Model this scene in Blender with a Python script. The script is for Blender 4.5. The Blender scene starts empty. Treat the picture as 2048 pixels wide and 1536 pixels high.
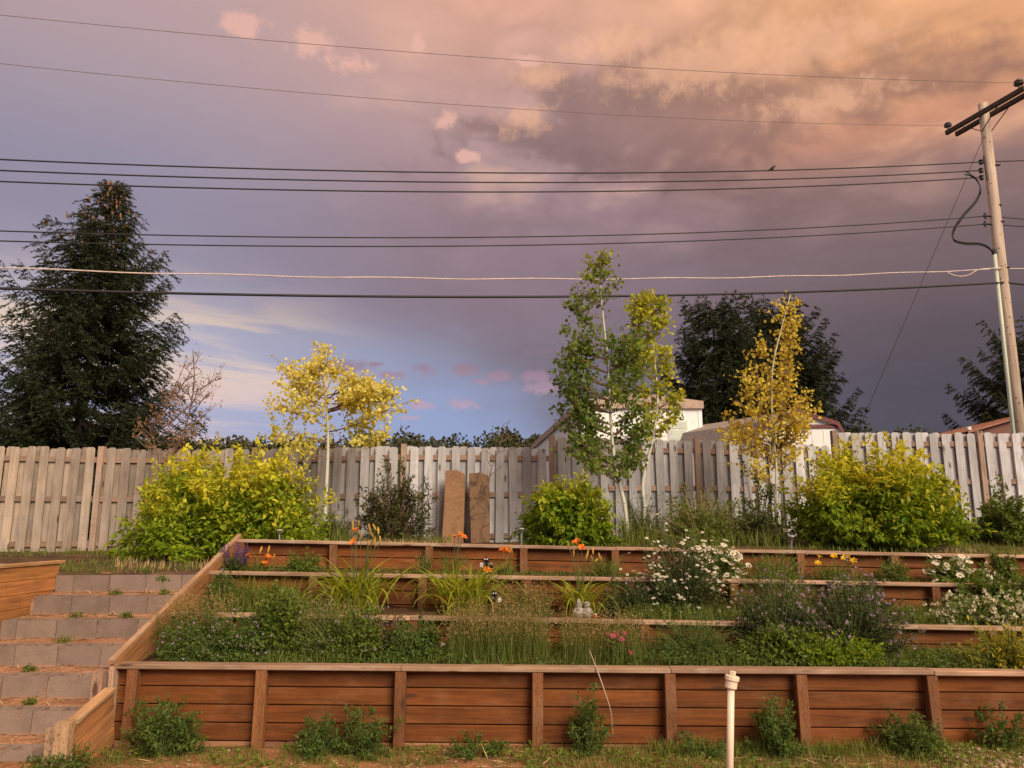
import bpy, math
import numpy as np
from mathutils import Matrix, Vector

# ------------------------------------------------------------------ camera, world, sun, exposure
sc = bpy.context.scene
COL = sc.collection
TH = math.radians(10.5); FPX = 1538.0; CZ = 1.75
cam_d = bpy.data.cameras.new('camera'); cam = bpy.data.objects.new('camera', cam_d); COL.objects.link(cam)
cam_d.sensor_width = 36.0; cam_d.lens = FPX / 2048 * 36; cam_d.clip_start = .05; cam_d.clip_end = 6000
cam.location = (0, 0, CZ); cam.rotation_euler = (math.radians(90) + TH, 0, 0)
sc.camera = cam
sc.view_settings.view_transform = 'Standard'; sc.view_settings.look = 'None'
sc.view_settings.gamma = 1; sc.view_settings.exposure = 1.5; sc.view_settings.use_curve_mapping = False
sc.render.engine = 'CYCLES'
sc.cycles.use_denoising = True
sc.cycles.max_bounces = 6; sc.cycles.diffuse_bounces = 3; sc.cycles.transmission_bounces = 4; sc.cycles.transparent_max_bounces = 6

SUN_EL = math.radians(33); SUN_AZ = math.radians(148)      # clockwise from +Y: behind the camera, to the right
sd = bpy.data.lights.new('sun', 'SUN'); sun = bpy.data.objects.new('sun', sd); COL.objects.link(sun)
sd.energy = 1.5; sd.angle = math.radians(32); sd.color = (1.0, .87, .68)
to_sun = Vector((math.sin(SUN_AZ) * math.cos(SUN_EL), math.cos(SUN_AZ) * math.cos(SUN_EL), math.sin(SUN_EL)))
sun.rotation_euler = to_sun.to_track_quat('Z', 'Y').to_euler(); sun.location = (20, -20, 20)

def lin(r, g, b):
    f = lambda c: (c / 255 / 12.92) if c / 255 <= .04045 else ((c / 255 + .055) / 1.055) ** 2.4
    return (f(r), f(g), f(b), 1)

def px_dir(u, v):
    dx = (u - 1024) / FPX; dy = (768 - v) / FPX
    return dx, math.cos(TH) - dy * math.sin(TH), math.sin(TH) + dy * math.cos(TH)
def azel(u, v):
    x, y, z = px_dir(u, v)
    return math.degrees(math.atan2(x, y)), math.degrees(math.atan2(z, math.hypot(x, y)))

world = bpy.data.worlds.new('World'); sc.world = world; world.use_nodes = True
world.cycles.sampling_method = "MANUAL"; world.cycles.sample_map_resolution = 256
wt = world.node_tree; wt.nodes.clear()
class NB:
    """a few shorthands for building node trees"""
    def __init__(s, t): s.t = t
    def n(s, typ, **k):
        o = s.t.nodes.new(typ)
        for a, b in k.items(): setattr(o, a, b)
        return o
    def put(s, sock, v):
        if isinstance(v, bpy.types.NodeSocket): s.t.links.new(v, sock)
        elif v is not None:
            try: sock.default_value = v
            except Exception: sock.default_value = v[:3]
    def m(s, op, a, b=None, c=None, clamp=False):
        o = s.n('ShaderNodeMath', operation=op, use_clamp=clamp)
        for i, q in enumerate((a, b, c)):
            if q is not None: s.put(o.inputs[i], q)
        return o.outputs[0]
    def mr(s, v, a, b, c=0., d=1., smooth=True):
        o = s.n('ShaderNodeMapRange', interpolation_type='SMOOTHSTEP' if smooth else 'LINEAR')
        for i, q in enumerate((v, a, b, c, d)): s.put(o.inputs[i], q)
        return o.outputs[0]
    def mix(s, f, a, b, bt='MIX'):
        o = s.n('ShaderNodeMix', data_type='RGBA', blend_type=bt, clamp_factor=True)
        s.put(o.inputs[0], f); s.put(o.inputs[6], a); s.put(o.inputs[7], b)
        return o.outputs[2]
    def ramp(s, f, stops, interp='LINEAR'):
        o = s.n('ShaderNodeValToRGB'); e = o.color_ramp; e.interpolation = interp
        while len(e.elements) < len(stops): e.elements.new(.5)
        for k, (p, c) in zip(e.elements, stops):
            k.position = p; k.color = c
        s.put(o.inputs[0], f)
        return o.outputs[0]
    def noise(s, vec, scale, detail=4, rough=.5, dist=0.):
        o = s.n('ShaderNodeTexNoise')
        s.put(o.inputs['Vector'], vec); o.inputs['Scale'].default_value = scale; o.inputs['Detail'].default_value = detail
        o.inputs['Roughness'].default_value = rough; o.inputs['Distortion'].default_value = dist
        return o.outputs[0]
    def vec(s, x, y, z=0.):
        o = s.n('ShaderNodeCombineXYZ')
        for i, q in enumerate((x, y, z)): s.put(o.inputs[i], q)
        return o.outputs[0]

w = NB(wt)
gen = w.n('ShaderNodeTexCoord').outputs['Generated']
sp = w.n('ShaderNodeSeparateXYZ'); wt.links.new(gen, sp.inputs[0]); dx_, dy_, dz_ = sp.outputs
hh = w.m('SQRT', w.m('ADD', w.m('ADD', w.m('MULTIPLY', dx_, dx_), w.m('MULTIPLY', dy_, dy_)), 1e-5))
sx = w.m('DIVIDE', dx_, hh)
el = w.m('MULTIPLY', w.m('ARCTAN2', dz_, hh), 57.2958)
az = w.m('MULTIPLY', w.m('ARCTAN2', dx_, dy_), 57.2958)
zz = w.m('ADD', w.m('MAXIMUM', dz_, 0.), .16)
plane = w.vec(w.m('DIVIDE', dx_, zz), w.m('DIVIDE', dy_, zz), 0.)
angv = w.vec(w.m('MULTIPLY', az, .1), w.m('MULTIPLY', el, .1), 0.)
E_ = w.m('DIVIDE', el, 60., clamp=True)
def stops(*a): return [(e / 60., lin(*c)) for e, c in a]
RL = w.ramp(E_, stops((0, (160, 150, 165)), (12, (152, 143, 163)), (17, (140, 134, 155)), (24, (148, 141, 160)), (31, (176, 154, 160)), (45, (202, 164, 154))))
RC = w.ramp(E_, stops((0, (116, 112, 130)), (10, (120, 113, 128)), (16, (134, 117, 129)), (22, (148, 124, 132)), (28, (178, 146, 146)), (36, (216, 166, 146)), (50, (232, 172, 134))))
RR = w.ramp(E_, stops((0, (80, 78, 92)), (9, (84, 80, 91)), (13, (98, 86, 93)), (18, (118, 100, 104)), (23, (146, 116, 112)), (26, (196, 140, 114)), (30, (236, 172, 128)), (40, (246, 188, 140))))
deck = w.mix(w.mr(sx, -.5, .0), RL, RC); deck = w.mix(w.mr(sx, .02, .5), deck, RR)
n_big = w.noise(plane, 1.6, 6, .56, .3)
n_fine = w.noise(plane, 3.6, 5, .50, .35)
bil = w.m('ABSOLUTE', w.m('SUBTRACT', n_fine, .5))          # rounded billows with dark creases
nn = w.m('ADD', w.m('ADD', w.m('MULTIPLY', n_big, .72), w.m('MULTIPLY', bil, .85)), .07)
amp = w.m('MULTIPLY', w.mr(sx, -.30, .14, .10, 1.), w.mr(el, 15., 26., .16, 1.))
shade = w.m('ADD', 1., w.m('MULTIPLY', amp, w.mr(nn, .36, .64, -.28, .25, smooth=False)))
deck = w.mix(1., deck, w.vec(shade, shade, shade), 'MULTIPLY')
hi = w.m('MULTIPLY', w.m('MULTIPLY', w.mr(nn, .51, .63), amp), w.mr(el, 19., 30.))
deck = w.mix(w.m('MULTIPLY', hi, .55), deck, lin(246, 192, 146))
def blob(u, v, ru, rv):
    a, e = azel(u, v); k = math.degrees(1 / FPX)
    o = w.n('ShaderNodeVectorMath', operation='MULTIPLY_ADD'); wt.links.new(angv, o.inputs[0])
    o.inputs[1].default_value = (10 / (ru * k), 10 / (rv * k), 0); o.inputs[2].default_value = (-a / (ru * k), -e / (rv * k), 0)
    d = w.n('ShaderNodeVectorMath', operation='LENGTH'); wt.links.new(o.outputs[0], d.inputs[0])
    return d.outputs['Value']
wob = w.m('MULTIPLY', w.m('SUBTRACT', w.noise(angv, 7., 5, .62), .5), 2.9)
wob2 = w.m('ADD', w.m('MULTIPLY', w.m('SUBTRACT', nn, .5), 7.), w.m('MULTIPLY', wob, .45))
def blobs(lst, wb, e0=1.05, e1=.45):
    cur = None
    for b in lst:
        d = blob(*b); cur = d if cur is None else w.m('MINIMUM', cur, d)
    return w.mr(w.m('ADD', cur, wb), e0, e1)
# dark underside of the storm cloud and its lit upper rim
dk = blobs([(1290, 260, 330, 75), (1600, 215, 300, 60), (1180, 190, 150, 60)], wob2, 1.2, .2)
deck = w.mix(w.m('MULTIPLY', dk, .50), deck, lin(116, 92, 94))
rim = blobs([(1215, 92, 95, 26), (1430, 125, 190, 38), (1600, 95, 150, 34), (1080, 150, 60, 22), (1045, 235, 50, 26), (1650, 205, 110, 26)], w.m('ADD', w.m('MULTIPLY', wob, 1.1), w.m('MULTIPLY', wob2, .4)), 1.5, .0)
deck = w.mix(w.m('MULTIPLY', rim, .62), deck, lin(238, 182, 146))
pf = blobs([(487, 50, 52, 27), (618, 82, 56, 26), (697, 128, 66, 18), (838, 86, 16, 20), (893, 242, 34, 20), (935, 312, 40, 12), (1060, 120, 40, 14)], wob, 1.1, .35)
deck = w.mix(w.m('MULTIPLY', pf, .85), deck, lin(226, 176, 162))
# clear evening sky low on one side, Nishita sky with a little of the dusk blue
sky = w.n('ShaderNodeTexSky', sky_type='NISHITA', sun_disc=False)
sky.sun_elevation = SUN_EL; sky.sun_rotation = SUN_AZ; sky.altitude = 2000; sky.air_density = 1.0; sky.dust_density = .6; sky.ozone_density = 2.0
nish = w.mix(1., sky.outputs[0], (.055, .055, .055, 1), 'MULTIPLY')
dusk = w.ramp(E_, stops((0, (158, 170, 208)), (6, (142, 158, 202)), (10, (148, 160, 198)), (15, (154, 156, 180))))
clear = w.mix(.82, nish, dusk)
clear = w.mix(w.mr(sx, -.06, -.50, 0.08, .6), clear, lin(196, 186, 200))
wisp_v = w.vec(w.m('MULTIPLY', az, .035), w.m('ADD', w.m('MULTIPLY', el, .26), w.m('MULTIPLY', az, .012)), 3.3)
wisp = w.mr(w.noise(wisp_v, 1.5, 5, .58, .4), .42, .60)
wisp = w.m('MULTIPLY', wisp, w.mr(sx, -.14, -.33))
clear = w.mix(w.m('MULTIPLY', wisp, .68), clear, w.ramp(E_, stops((4, (214, 186, 190)), (9, (234, 202, 184)), (13, (240, 212, 176)), (17, (206, 184, 182)))))
low = blobs([(692, 735, 48, 15), (778, 750, 28, 11), (853, 740, 22, 13), (930, 741, 34, 12), (1000, 752, 40, 11), (1060, 752, 40, 12), (925, 808, 34, 13), (838, 810, 34, 10), (1090, 775, 50, 13), (822, 835, 20, 5), (1090, 700, 60, 10), (960, 762, 18, 6), (752, 728, 16, 5)], w.m('MULTIPLY', wob, 1.1), 1.3, .35)
edge = w.ramp(w.mr(sx, -.7, .3, 0., 1., smooth=False), [(0., (.57, .57, .57, 1)), (.28, (.55, .55, .55, 1)), (.46, (.50, .50, .50, 1)), (.62, (.42, .42, .42, 1)), (.70, (.34, .34, .34, 1)), (.77, (.20, .20, .20, 1)), (.88, (0, 0, 0, 1))])
eb = w.m('ADD', w.m('MULTIPLY', edge, 30.), w.m('MULTIPLY', w.m('SUBTRACT', n_big, .5), 5.))
cl = w.mr(w.m('SUBTRACT', eb, el), -4.2, 5.)
col = w.mix(cl, deck, clear)
col = w.mix(w.m('MULTIPLY', low, .8), col, w.ramp(E_, stops((5, (192, 166, 186)), (9, (184, 156, 176)), (11.2, (158, 130, 148)), (14, (112, 104, 118)))))
col = w.mix(1., col, (3.75, 3.75, 3.75, 1), 'MULTIPLY')     # the sky itself, allowing for the exposure
bg = w.n('ShaderNodeBackground'); bg.inputs['Strength'].default_value = .1
wt.links.new(col, bg.inputs['Color'])
wo = w.n('ShaderNodeOutputWorld'); wt.links.new(bg.outputs[0], wo.inputs[0])

# ------------------------------------------------------------------ helpers
def at(u, v, Y):
    x, y, z = px_dir(u, v); t = Y / y
    return Vector((x * t, Y, CZ + z * t))
WM = {}
def reg(o, M=None, parent=None):
    M = M or Matrix.Identity(4)
    WM[o.name] = M
    if parent is not None:
        o.parent = parent; o.matrix_parent_inverse = WM[parent.name].inverted()
    o.matrix_basis = M
    COL.objects.link(o)
    return o
def tag(o, label=None, cat=None, group=None, kind=None):
    if label: o['label'] = label
    if cat: o['category'] = cat
    if group: o['group'] = group
    if kind: o['kind'] = kind
    return o
def thing(name, label, cat, loc=(0, 0, 0), group=None, kind=None):
    o = bpy.data.objects.new(name, None); o.empty_display_size = .1
    reg(o, Matrix.Translation(Vector(loc)))
    return tag(o, label, cat, group, kind)
def mesh_np(name, V, T, m, parent=None, tint=None, smooth=False, mi=None, mats=None, M=None):
    V = np.asarray(V, np.float32); T = np.asarray(T, np.int32)
    me = bpy.data.meshes.new(name)
    me.vertices.add(len(V)); me.vertices.foreach_set('co', V.ravel())
    me.loops.add(T.size); me.loops.foreach_set('vertex_index', T.ravel())
    k = T.shape[1]
    me.polygons.add(len(T)); me.polygons.foreach_set('loop_start', np.arange(0, T.size, k, dtype=np.int32))
    me.polygons.foreach_set('loop_total', np.full(len(T), k, np.int32))
    if mi is not None: me.polygons.foreach_set('material_index', np.asarray(mi, np.int32))
    me.polygons.foreach_set('use_smooth', np.full(len(T), bool(smooth)))
    if tint is not None:
        a = me.attributes.new('tint', 'FLOAT', 'POINT'); a.data.foreach_set('value', np.asarray(tint, np.float32))
    for q in (mats or [m]): me.materials.append(q)
    me.update(calc_edges=True)
    return reg(bpy.data.objects.new(name, me), M, parent)
def mesh_py(name, V, Fc, m, parent=None, M=None, smooth=False, cache=None):
    me = CACHE.get(cache) if cache else None
    if me is None:
        me = bpy.data.meshes.new(name); me.from_pydata([tuple(v) for v in V], [], Fc)
        me.materials.append(m)
        if smooth:
            for p in me.polygons: p.use_smooth = True
        me.update()
        if cache: CACHE[cache] = me
    return reg(bpy.data.objects.new(name, me), M, parent)
CACHE = {}
class Acc:
    def __init__(s): s.V = []; s.T = []; s.t = []; s.mi = []; s.n = 0
    def add(s, V, T, tint=0., mi=0):
        V = np.asarray(V, float).reshape(-1, 3); T = np.asarray(T, int)
        if T.shape[1] == 4: T = np.concatenate([T[:, [0, 1, 2]], T[:, [0, 2, 3]]])
        s.V.append(V); s.T.append(T + s.n); s.n += len(V)
        s.t.append(np.broadcast_to(np.asarray(tint, float), (len(V),)).copy()); s.mi.append(np.full(len(T), mi))
        return s
    def build(s, name, m, parent=None, smooth=False, mats=None):
        if not s.V: return None
        return mesh_np(name, np.concatenate(s.V), np.concatenate(s.T), m, parent, np.concatenate(s.t), smooth, np.concatenate(s.mi), mats)
def tube(P, R, sides=6, cap=True):
    P = np.asarray(P, float); n = len(P); R = np.broadcast_to(np.asarray(R, float), (n,))
    D = np.gradient(P, axis=0); D /= np.linalg.norm(D, axis=1, keepdims=True) + 1e-9
    ref = np.where(np.abs(D[:, 2:3]) > .9, np.array([[1., 0, 0]]), np.array([[0, 0, 1.]]))
    A = np.cross(D, ref); A /= np.linalg.norm(A, axis=1, keepdims=True) + 1e-9; B = np.cross(D, A)
    th = np.linspace(0, 2 * np.pi, sides, endpoint=False)
    V = P[:, None] + R[:, None, None] * (np.cos(th)[None, :, None] * A[:, None] + np.sin(th)[None, :, None] * B[:, None])
    V = V.reshape(-1, 3); T = []
    for i in range(n - 1):
        for j in range(sides):
            a = i * sides + j; b = i * sides + (j + 1) % sides
            T += [(a, b, b + sides), (a, b + sides, a + sides)]
    if cap and sides > 3:
        for i, fl in ((0, 1), (n - 1, 0)):
            c = len(V); V = np.vstack([V, P[i:i + 1]])
            for j in range(sides):
                a = i * sides + j; b = i * sides + (j + 1) % sides
                T.append((b, a, c) if fl else (a, b, c))
    return V, np.array(T)
def box(x0, x1, y0, y1, z0, z1):
    V = [(x, y, z) for z in (z0, z1) for y in (y0, y1) for x in (x0, x1)]
    F = [(0, 2, 3, 1), (4, 5, 7, 6), (0, 1, 5, 4), (1, 3, 7, 5), (3, 2, 6, 7), (2, 0, 4, 6)]
    return V, F
def curve_pts(pts, n=12):
    """Catmull-Rom through the points"""
    P = [Vector(p) for p in pts]; P = [P[0] * 2 - P[1]] + P + [P[-1] * 2 - P[-2]]; out = []
    for i in range(1, len(P) - 2):
        for k in range(n):
            t = k / n
            out.append(.5 * ((2 * P[i]) + (P[i + 1] - P[i - 1]) * t + (2 * P[i - 1] - 5 * P[i] + 4 * P[i + 1] - P[i + 2]) * t * t + (3 * P[i] - P[i - 1] - 3 * P[i + 1] + P[i + 2]) * t ** 3))
    out.append(P[-2]); return [tuple(p) for p in out]
def unit(a): return a / (np.linalg.norm(a, axis=-1, keepdims=True) + 1e-9)

# leaf templates: x along the leaf, y across, z off the blade; triangles
OV = (np.array([(0, 0, 0), (.45, 0, -.05), (1, 0, -.16), (.28, .25, .05), (.66, .2, .02), (.28, -.25, .05), (.66, -.2, .02)]),
      np.array([(0, 1, 3), (1, 4, 3), (1, 2, 4), (0, 5, 1), (1, 5, 6), (1, 6, 2)]))
RO = (np.array([(0, 0, 0), (.25, .42, .05), (.7, .36, .03), (1, 0, -.05), (.7, -.36, .03), (.25, -.42, .05)]),
      np.array([(0, 1, 2), (0, 2, 3), (0, 3, 4), (0, 4, 5)]))
NA = (np.array([(0, 0, 0), (.4, .12, .02), (1, 0, 0), (.4, -.12, .02)]), np.array([(0, 2, 1), (0, 3, 2)]))
DI = (np.array([(0, 0, 0), (.5, .3, .03), (1, 0, 0), (.5, -.3, .03)]), np.array([(0, 2, 1), (0, 3, 2)]))
def leaves(P, D, N, L, tm, wf=1.):
    D = unit(D); S = unit(np.cross(N, D)); U = np.cross(D, S)
    t, T = tm; L = np.broadcast_to(np.asarray(L, float), (len(P),))[:, None, None]
    V = P[:, None] + L * (t[None, :, 0:1] * D[:, None] + wf * t[None, :, 1:2] * S[:, None] + t[None, :, 2:3] * U[:, None])
    n, k = len(P), len(t)
    return V.reshape(-1, 3), (T[None] + (np.arange(n) * k)[:, None, None]).reshape(-1, 3)
def blades(rng, B, azm, length, lean, bend, width, seg=5, tw=.6):
    """grass blades: base points, azimuth, length, lean angle at the base, bend added along the blade"""
    n = len(B); t = np.linspace(0, 1, seg + 1)
    ang = lean[:, None] + bend[:, None] * (t[None] ** 1.5)
    st = length[:, None] / seg
    r = np.concatenate([np.zeros((n, 1)), np.cumsum(np.sin((ang[:, 1:] + ang[:, :-1]) / 2) * st, 1)], 1)
    z = np.concatenate([np.zeros((n, 1)), np.cumsum(np.cos((ang[:, 1:] + ang[:, :-1]) / 2) * st, 1)], 1)
    dx, dy = np.cos(azm), np.sin(azm)
    C = np.stack([B[:, 0:1] + r * dx[:, None], B[:, 1:2] + r * dy[:, None], B[:, 2:3] + z], -1)
    rot = rng.uniform(-tw, tw, n)
    S = np.stack([-np.sin(azm + rot), np.cos(azm + rot), np.zeros(n)], -1)
    wd = width[:, None] * np.clip(1.15 * (1 - t[None] ** 2.2), .04, 1) * np.clip(.55 + 2 * t[None], 0, 1)
    V = np.stack([C - S[:, None] * wd[..., None] / 2, C + S[:, None] * wd[..., None] / 2], 2).reshape(-1, 3)
    i = np.arange(seg)[None] * 2 + (np.arange(n) * (seg + 1) * 2)[:, None]; i = i.ravel()
    return V, np.concatenate([np.stack([i, i + 1, i + 3], 1), np.stack([i, i + 3, i + 2], 1)])

# ------------------------------------------------------------------ materials
def new_mat(name):
    m = bpy.data.materials.new(name); m.use_nodes = True; nt = m.node_tree
    return m, NB(nt), nt.nodes['Principled BSDF'], nt
def leafmat(name, A, B, C=None, trans=.35, rough=.55):
    m, b, bs, nt = new_mat(name)
    isl = b.n('ShaderNodeNewGeometry').outputs['Random Per Island']
    rnd = b.m('FRACT', b.m('ADD', isl, b.n('ShaderNodeObjectInfo').outputs['Random']))
    c = b.mix(rnd, A + (1,), B + (1,))
    if C:
        a = b.n('ShaderNodeAttribute', attribute_name='tint')
        c = b.mix(a.outputs['Fac'], c, C + (1,))
    nv = b.mr(b.m('FRACT', b.m('MULTIPLY', rnd, 7.31)), 0, 1, .72, 1.22, smooth=False)
    c = b.mix(1., c, b.vec(nv, nv, nv), 'MULTIPLY')
    b.put(bs.inputs['Base Color'], c); bs.inputs['Roughness'].default_value = rough
    bs.inputs['Specular IOR Level'].default_value = .25
    tr = b.n('ShaderNodeBsdfTranslucent'); b.put(tr.inputs['Color'], b.mix(1., c, (1.15, 1.1, .6, 1), 'MULTIPLY'))
    mx = b.n('ShaderNodeMixShader'); mx.inputs[0].default_value = trans
    nt.links.new(bs.outputs[0], mx.inputs[1]); nt.links.new(tr.outputs[0], mx.inputs[2])
    nt.links.new(mx.outputs[0], nt.nodes['Material Output'].inputs[0])
    return m
def plain(name, c, rough=.7, metal=0., noise=.25, scale=9., bump=0.):
    m, b, bs, nt = new_mat(name)
    tc = b.n('ShaderNodeTexCoord').outputs['Object']
    n = b.noise(tc, scale, 5, .6)
    f = b.mr(n, .3, .7, 1 - noise, 1 + noise, smooth=False)
    b.put(bs.inputs['Base Color'], b.mix(1., c + (1,), b.vec(f, f, f), 'MULTIPLY'))
    bs.inputs['Roughness'].default_value = rough; bs.inputs['Metallic'].default_value = metal
    if bump:
        bp = b.n('ShaderNodeBump'); bp.inputs['Strength'].default_value = bump; bp.inputs['Distance'].default_value = .01
        b.put(bp.inputs['Height'], b.noise(tc, scale * 6, 4, .6)); nt.links.new(bp.outputs[0], bs.inputs['Normal'])
    return m
def woodmat(name, gscale=26., contrast=.35, weather=(.36, .33, .31), wamt=.3, incise=False, rough=.75):
    """grain runs along the local x axis; base colour is the object's own colour"""
    m, b, bs, nt = new_mat(name)
    tc = b.n('ShaderNodeTexCoord').outputs['Object']; oi = b.n('ShaderNodeObjectInfo')
    s3 = b.n('ShaderNodeSeparateXYZ'); nt.links.new(tc, s3.inputs[0])
    off = b.m('MULTIPLY', oi.outputs['Random'], 37.)
    gv = b.vec(b.m('ADD', b.m('MULTIPLY', s3.outputs[0], .06), off), s3.outputs[1], b.m('ADD', s3.outputs[2], off))
    g = b.noise(gv, gscale, 6, .62, .8)
    lv = b.vec(b.m('ADD', b.m('MULTIPLY', s3.outputs[0], .5), off), s3.outputs[1], s3.outputs[2])
    l = b.noise(lv, 3.2, 4, .6)
    f = b.m('ADD', b.mr(g, .32, .68, 1 - contrast, 1 + contrast * .7, smooth=False), b.mr(l, .3, .7, -.2, .2, smooth=False))
    rv = b.mr(b.m('FRACT', b.m('MULTIPLY', oi.outputs['Random'], 91.7)), 0, 1, .80, 1.18, smooth=False)
    f = b.m('MULTIPLY', f, rv)
    c = b.mix(1., oi.outputs['Color'], b.vec(f, f, f), 'MULTIPLY')
    c = b.mix(b.m('MULTIPLY', b.mr(b.noise(lv, 5.5, 6, .65), .48, .68), wamt), c, weather + (1,))
    st = b.noise(b.vec(b.m('ADD', b.m('MULTIPLY', s3.outputs[0], 3.2), off), 0., b.m('MULTIPLY', s3.outputs[2], .8)), 2.6, 6, .7)
    c = b.mix(b.m('MULTIPLY', b.mr(st, .54, .72), wamt), c, (weather[0] * .35, weather[1] * .33, weather[2] * .3, 1))
    kv = b.vec(b.m('ADD', b.m('MULTIPLY', s3.outputs[0], 2.1), off), b.m('MULTIPLY', s3.outputs[1], 6.), b.m('MULTIPLY', s3.outputs[2], 6.))
    vo = b.n('ShaderNodeTexVoronoi'); nt.links.new(kv, vo.inputs['Vector']); vo.inputs['Scale'].default_value = 1.
    c = b.mix(b.m('MULTIPLY', b.mr(vo.outputs['Distance'], .19, .07), .8), c, (.06, .028, .015, 1))
    h = g
    if incise:
        iv = b.vec(b.m('MULTIPLY', s3.outputs[0], 22.), b.m('MULTIPLY', s3.outputs[1], 95.), b.m('MULTIPLY', s3.outputs[2], 95.))
        vi = b.n('ShaderNodeTexVoronoi'); nt.links.new(iv, vi.inputs['Vector']); vi.inputs['Scale'].default_value = 1.
        cut = b.mr(vi.outputs['Distance'], .34, .2)
        c = b.mix(b.m('MULTIPLY', cut, .55), c, (.05, .02, .012, 1)); h = b.m('SUBTRACT', g, cut)
    b.put(bs.inputs['Base Color'], c); bs.inputs['Roughness'].default_value = rough
    bs.inputs['Specular IOR Level'].default_value = .3
    bp = b.n('ShaderNodeBump'); bp.inputs['Strength'].default_value = .45; bp.inputs['Distance'].default_value = .006
    b.put(bp.inputs['Height'], h); nt.links.new(bp.outputs[0], bs.inputs['Normal'])
    return m
def groundmat(name, dirt, dark, green=None, gamt=.5, gscale=1.3):
    m, b, bs, nt = new_mat(name)
    tc = b.n('ShaderNodeTexCoord').outputs['Object']
    c = b.mix(b.mr(b.noise(tc, 2.3, 6, .62), .38, .64), dirt + (1,), dark + (1,))
    f = b.mr(b.noise(tc, 34., 5, .7), .3, .7, .62, 1.4, smooth=False)
    c = b.mix(1., c, b.vec(f, f, f), 'MULTIPLY')
    vo = b.n('ShaderNodeTexVoronoi'); nt.links.new(tc, vo.inputs['Vector']); vo.inputs['Scale'].default_value = 42.
    pb = b.m('MULTIPLY', b.mr(vo.outputs['Distance'], .32, .22), b.mr(b.noise(tc, 6., 3, .5), .52, .6))
    c = b.mix(b.m('MULTIPLY', pb, .5), c, (dirt[0] * 1.3, dirt[1] * 1.35, dirt[2] * 1.5, 1))
    if green:
        c = b.mix(b.m('MULTIPLY', b.mr(b.noise(tc, gscale, 7, .68), .44, .58), gamt), c, green + (1,))
    b.put(bs.inputs['Base Color'], c); bs.inputs['Roughness'].default_value = .95; bs.inputs['Specular IOR Level'].default_value = .1
    bp = b.n('ShaderNodeBump'); bp.inputs['Strength'].default_value = .8; bp.inputs['Distance'].default_value = .03
    b.put(bp.inputs['Height'], b.m('ADD', b.noise(tc, 22., 6, .7), b.m('MULTIPLY', pb, .5))); nt.links.new(bp.outputs[0], bs.inputs['Normal'])
    return m

M_wall = woodmat('stained_timber', 24., .42, (.28, .125, .06), .35)
M_post = woodmat('incised_timber', 30., .25, (.34, .2, .13), .25, True)
M_cap = woodmat('weathered_cap', 30., .3, (.5, .4, .33), .45)
M_fence = woodmat('weathered_cedar', 34., .26, (.42, .39, .38), .4)
M_dirt = groundmat('red_dirt', (.42, .20, .105), (.27, .125, .065), (.075, .085, .02), .55, 1.7)
M_tread = groundmat('tread_dirt', (.44, .235, .14), (.32, .165, .10), (.10, .085, .03), .25, 3.)
M_soil = groundmat('bed_soil', (.16, .085, .05), (.09, .05, .03), (.05, .06, .015), .6, 2.2)
M_mulch = groundmat('mulch', (.15, .085, .055), (.07, .042, .03), (.07, .075, .02), .5, 1.6)
M_field = groundmat('field', (.20, .15, .08), (.10, .09, .04), (.05, .06, .02), .6, .05)
M_hill = groundmat('hillside', (.05, .055, .025), (.035, .04, .015), (.03, .04, .012), .7, .02)
def blockmat():
    m, b, bs, nt = new_mat('concrete_block'); tc = b.n('ShaderNodeTexCoord').outputs['Object']; oi = b.n('ShaderNodeObjectInfo')
    o = b.n('ShaderNodeVectorMath', operation='ADD'); nt.links.new(tc, o.inputs[0]); nt.links.new(b.vec(b.m('MULTIPLY', oi.outputs['Random'], 23.), 0., 0.), o.inputs[1]); v = o.outputs[0]
    c = b.mix(b.mr(b.noise(v, 5., 6, .65), .40, .66), (.25, .182, .15, 1), (.20, .145, .118, 1))
    c = b.mix(b.m('MULTIPLY', b.mr(b.noise(v, 11., 5, .7), .56, .7), .35), c, (.40, .22, .135, 1))
    s3 = b.n('ShaderNodeSeparateXYZ'); nt.links.new(tc, s3.inputs[0])
    c = b.mix(b.m('MULTIPLY', b.mr(b.m('ADD', s3.outputs[2], b.m('MULTIPLY', b.noise(v, 14., 4, .6), .07)), .075, .03), .6), c, (.42, .215, .12, 1))   # splashed dirt
    f = b.m('MULTIPLY', b.mr(b.noise(v, 90., 3, .6), .3, .7, .8, 1.2, smooth=False), b.mr(oi.outputs['Random'], 0, 1, .85, 1.12, smooth=False))
    b.put(bs.inputs['Base Color'], b.mix(1., c, b.vec(f, f, f), 'MULTIPLY')); bs.inputs['Roughness'].default_value = .95
    bp = b.n('ShaderNodeBump'); bp.inputs['Strength'].default_value = .5; bp.inputs['Distance'].default_value = .006
    b.put(bp.inputs['Height'], b.noise(v, 60., 5, .7)); nt.links.new(bp.outputs[0], bs.inputs['Normal']); return m
M_block = blockmat()
M_bark_d = plain('dark_bark', (.055, .035, .025), .9, 0, .4, 6., .5)
M_stem = plain('green_stem', (.10, .12, .035), .7)
M_twig = plain('brown_twig', (.17, .10, .06), .8)
M_drystem = plain('dry_stalk', (.42, .28, .14), .8)

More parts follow.
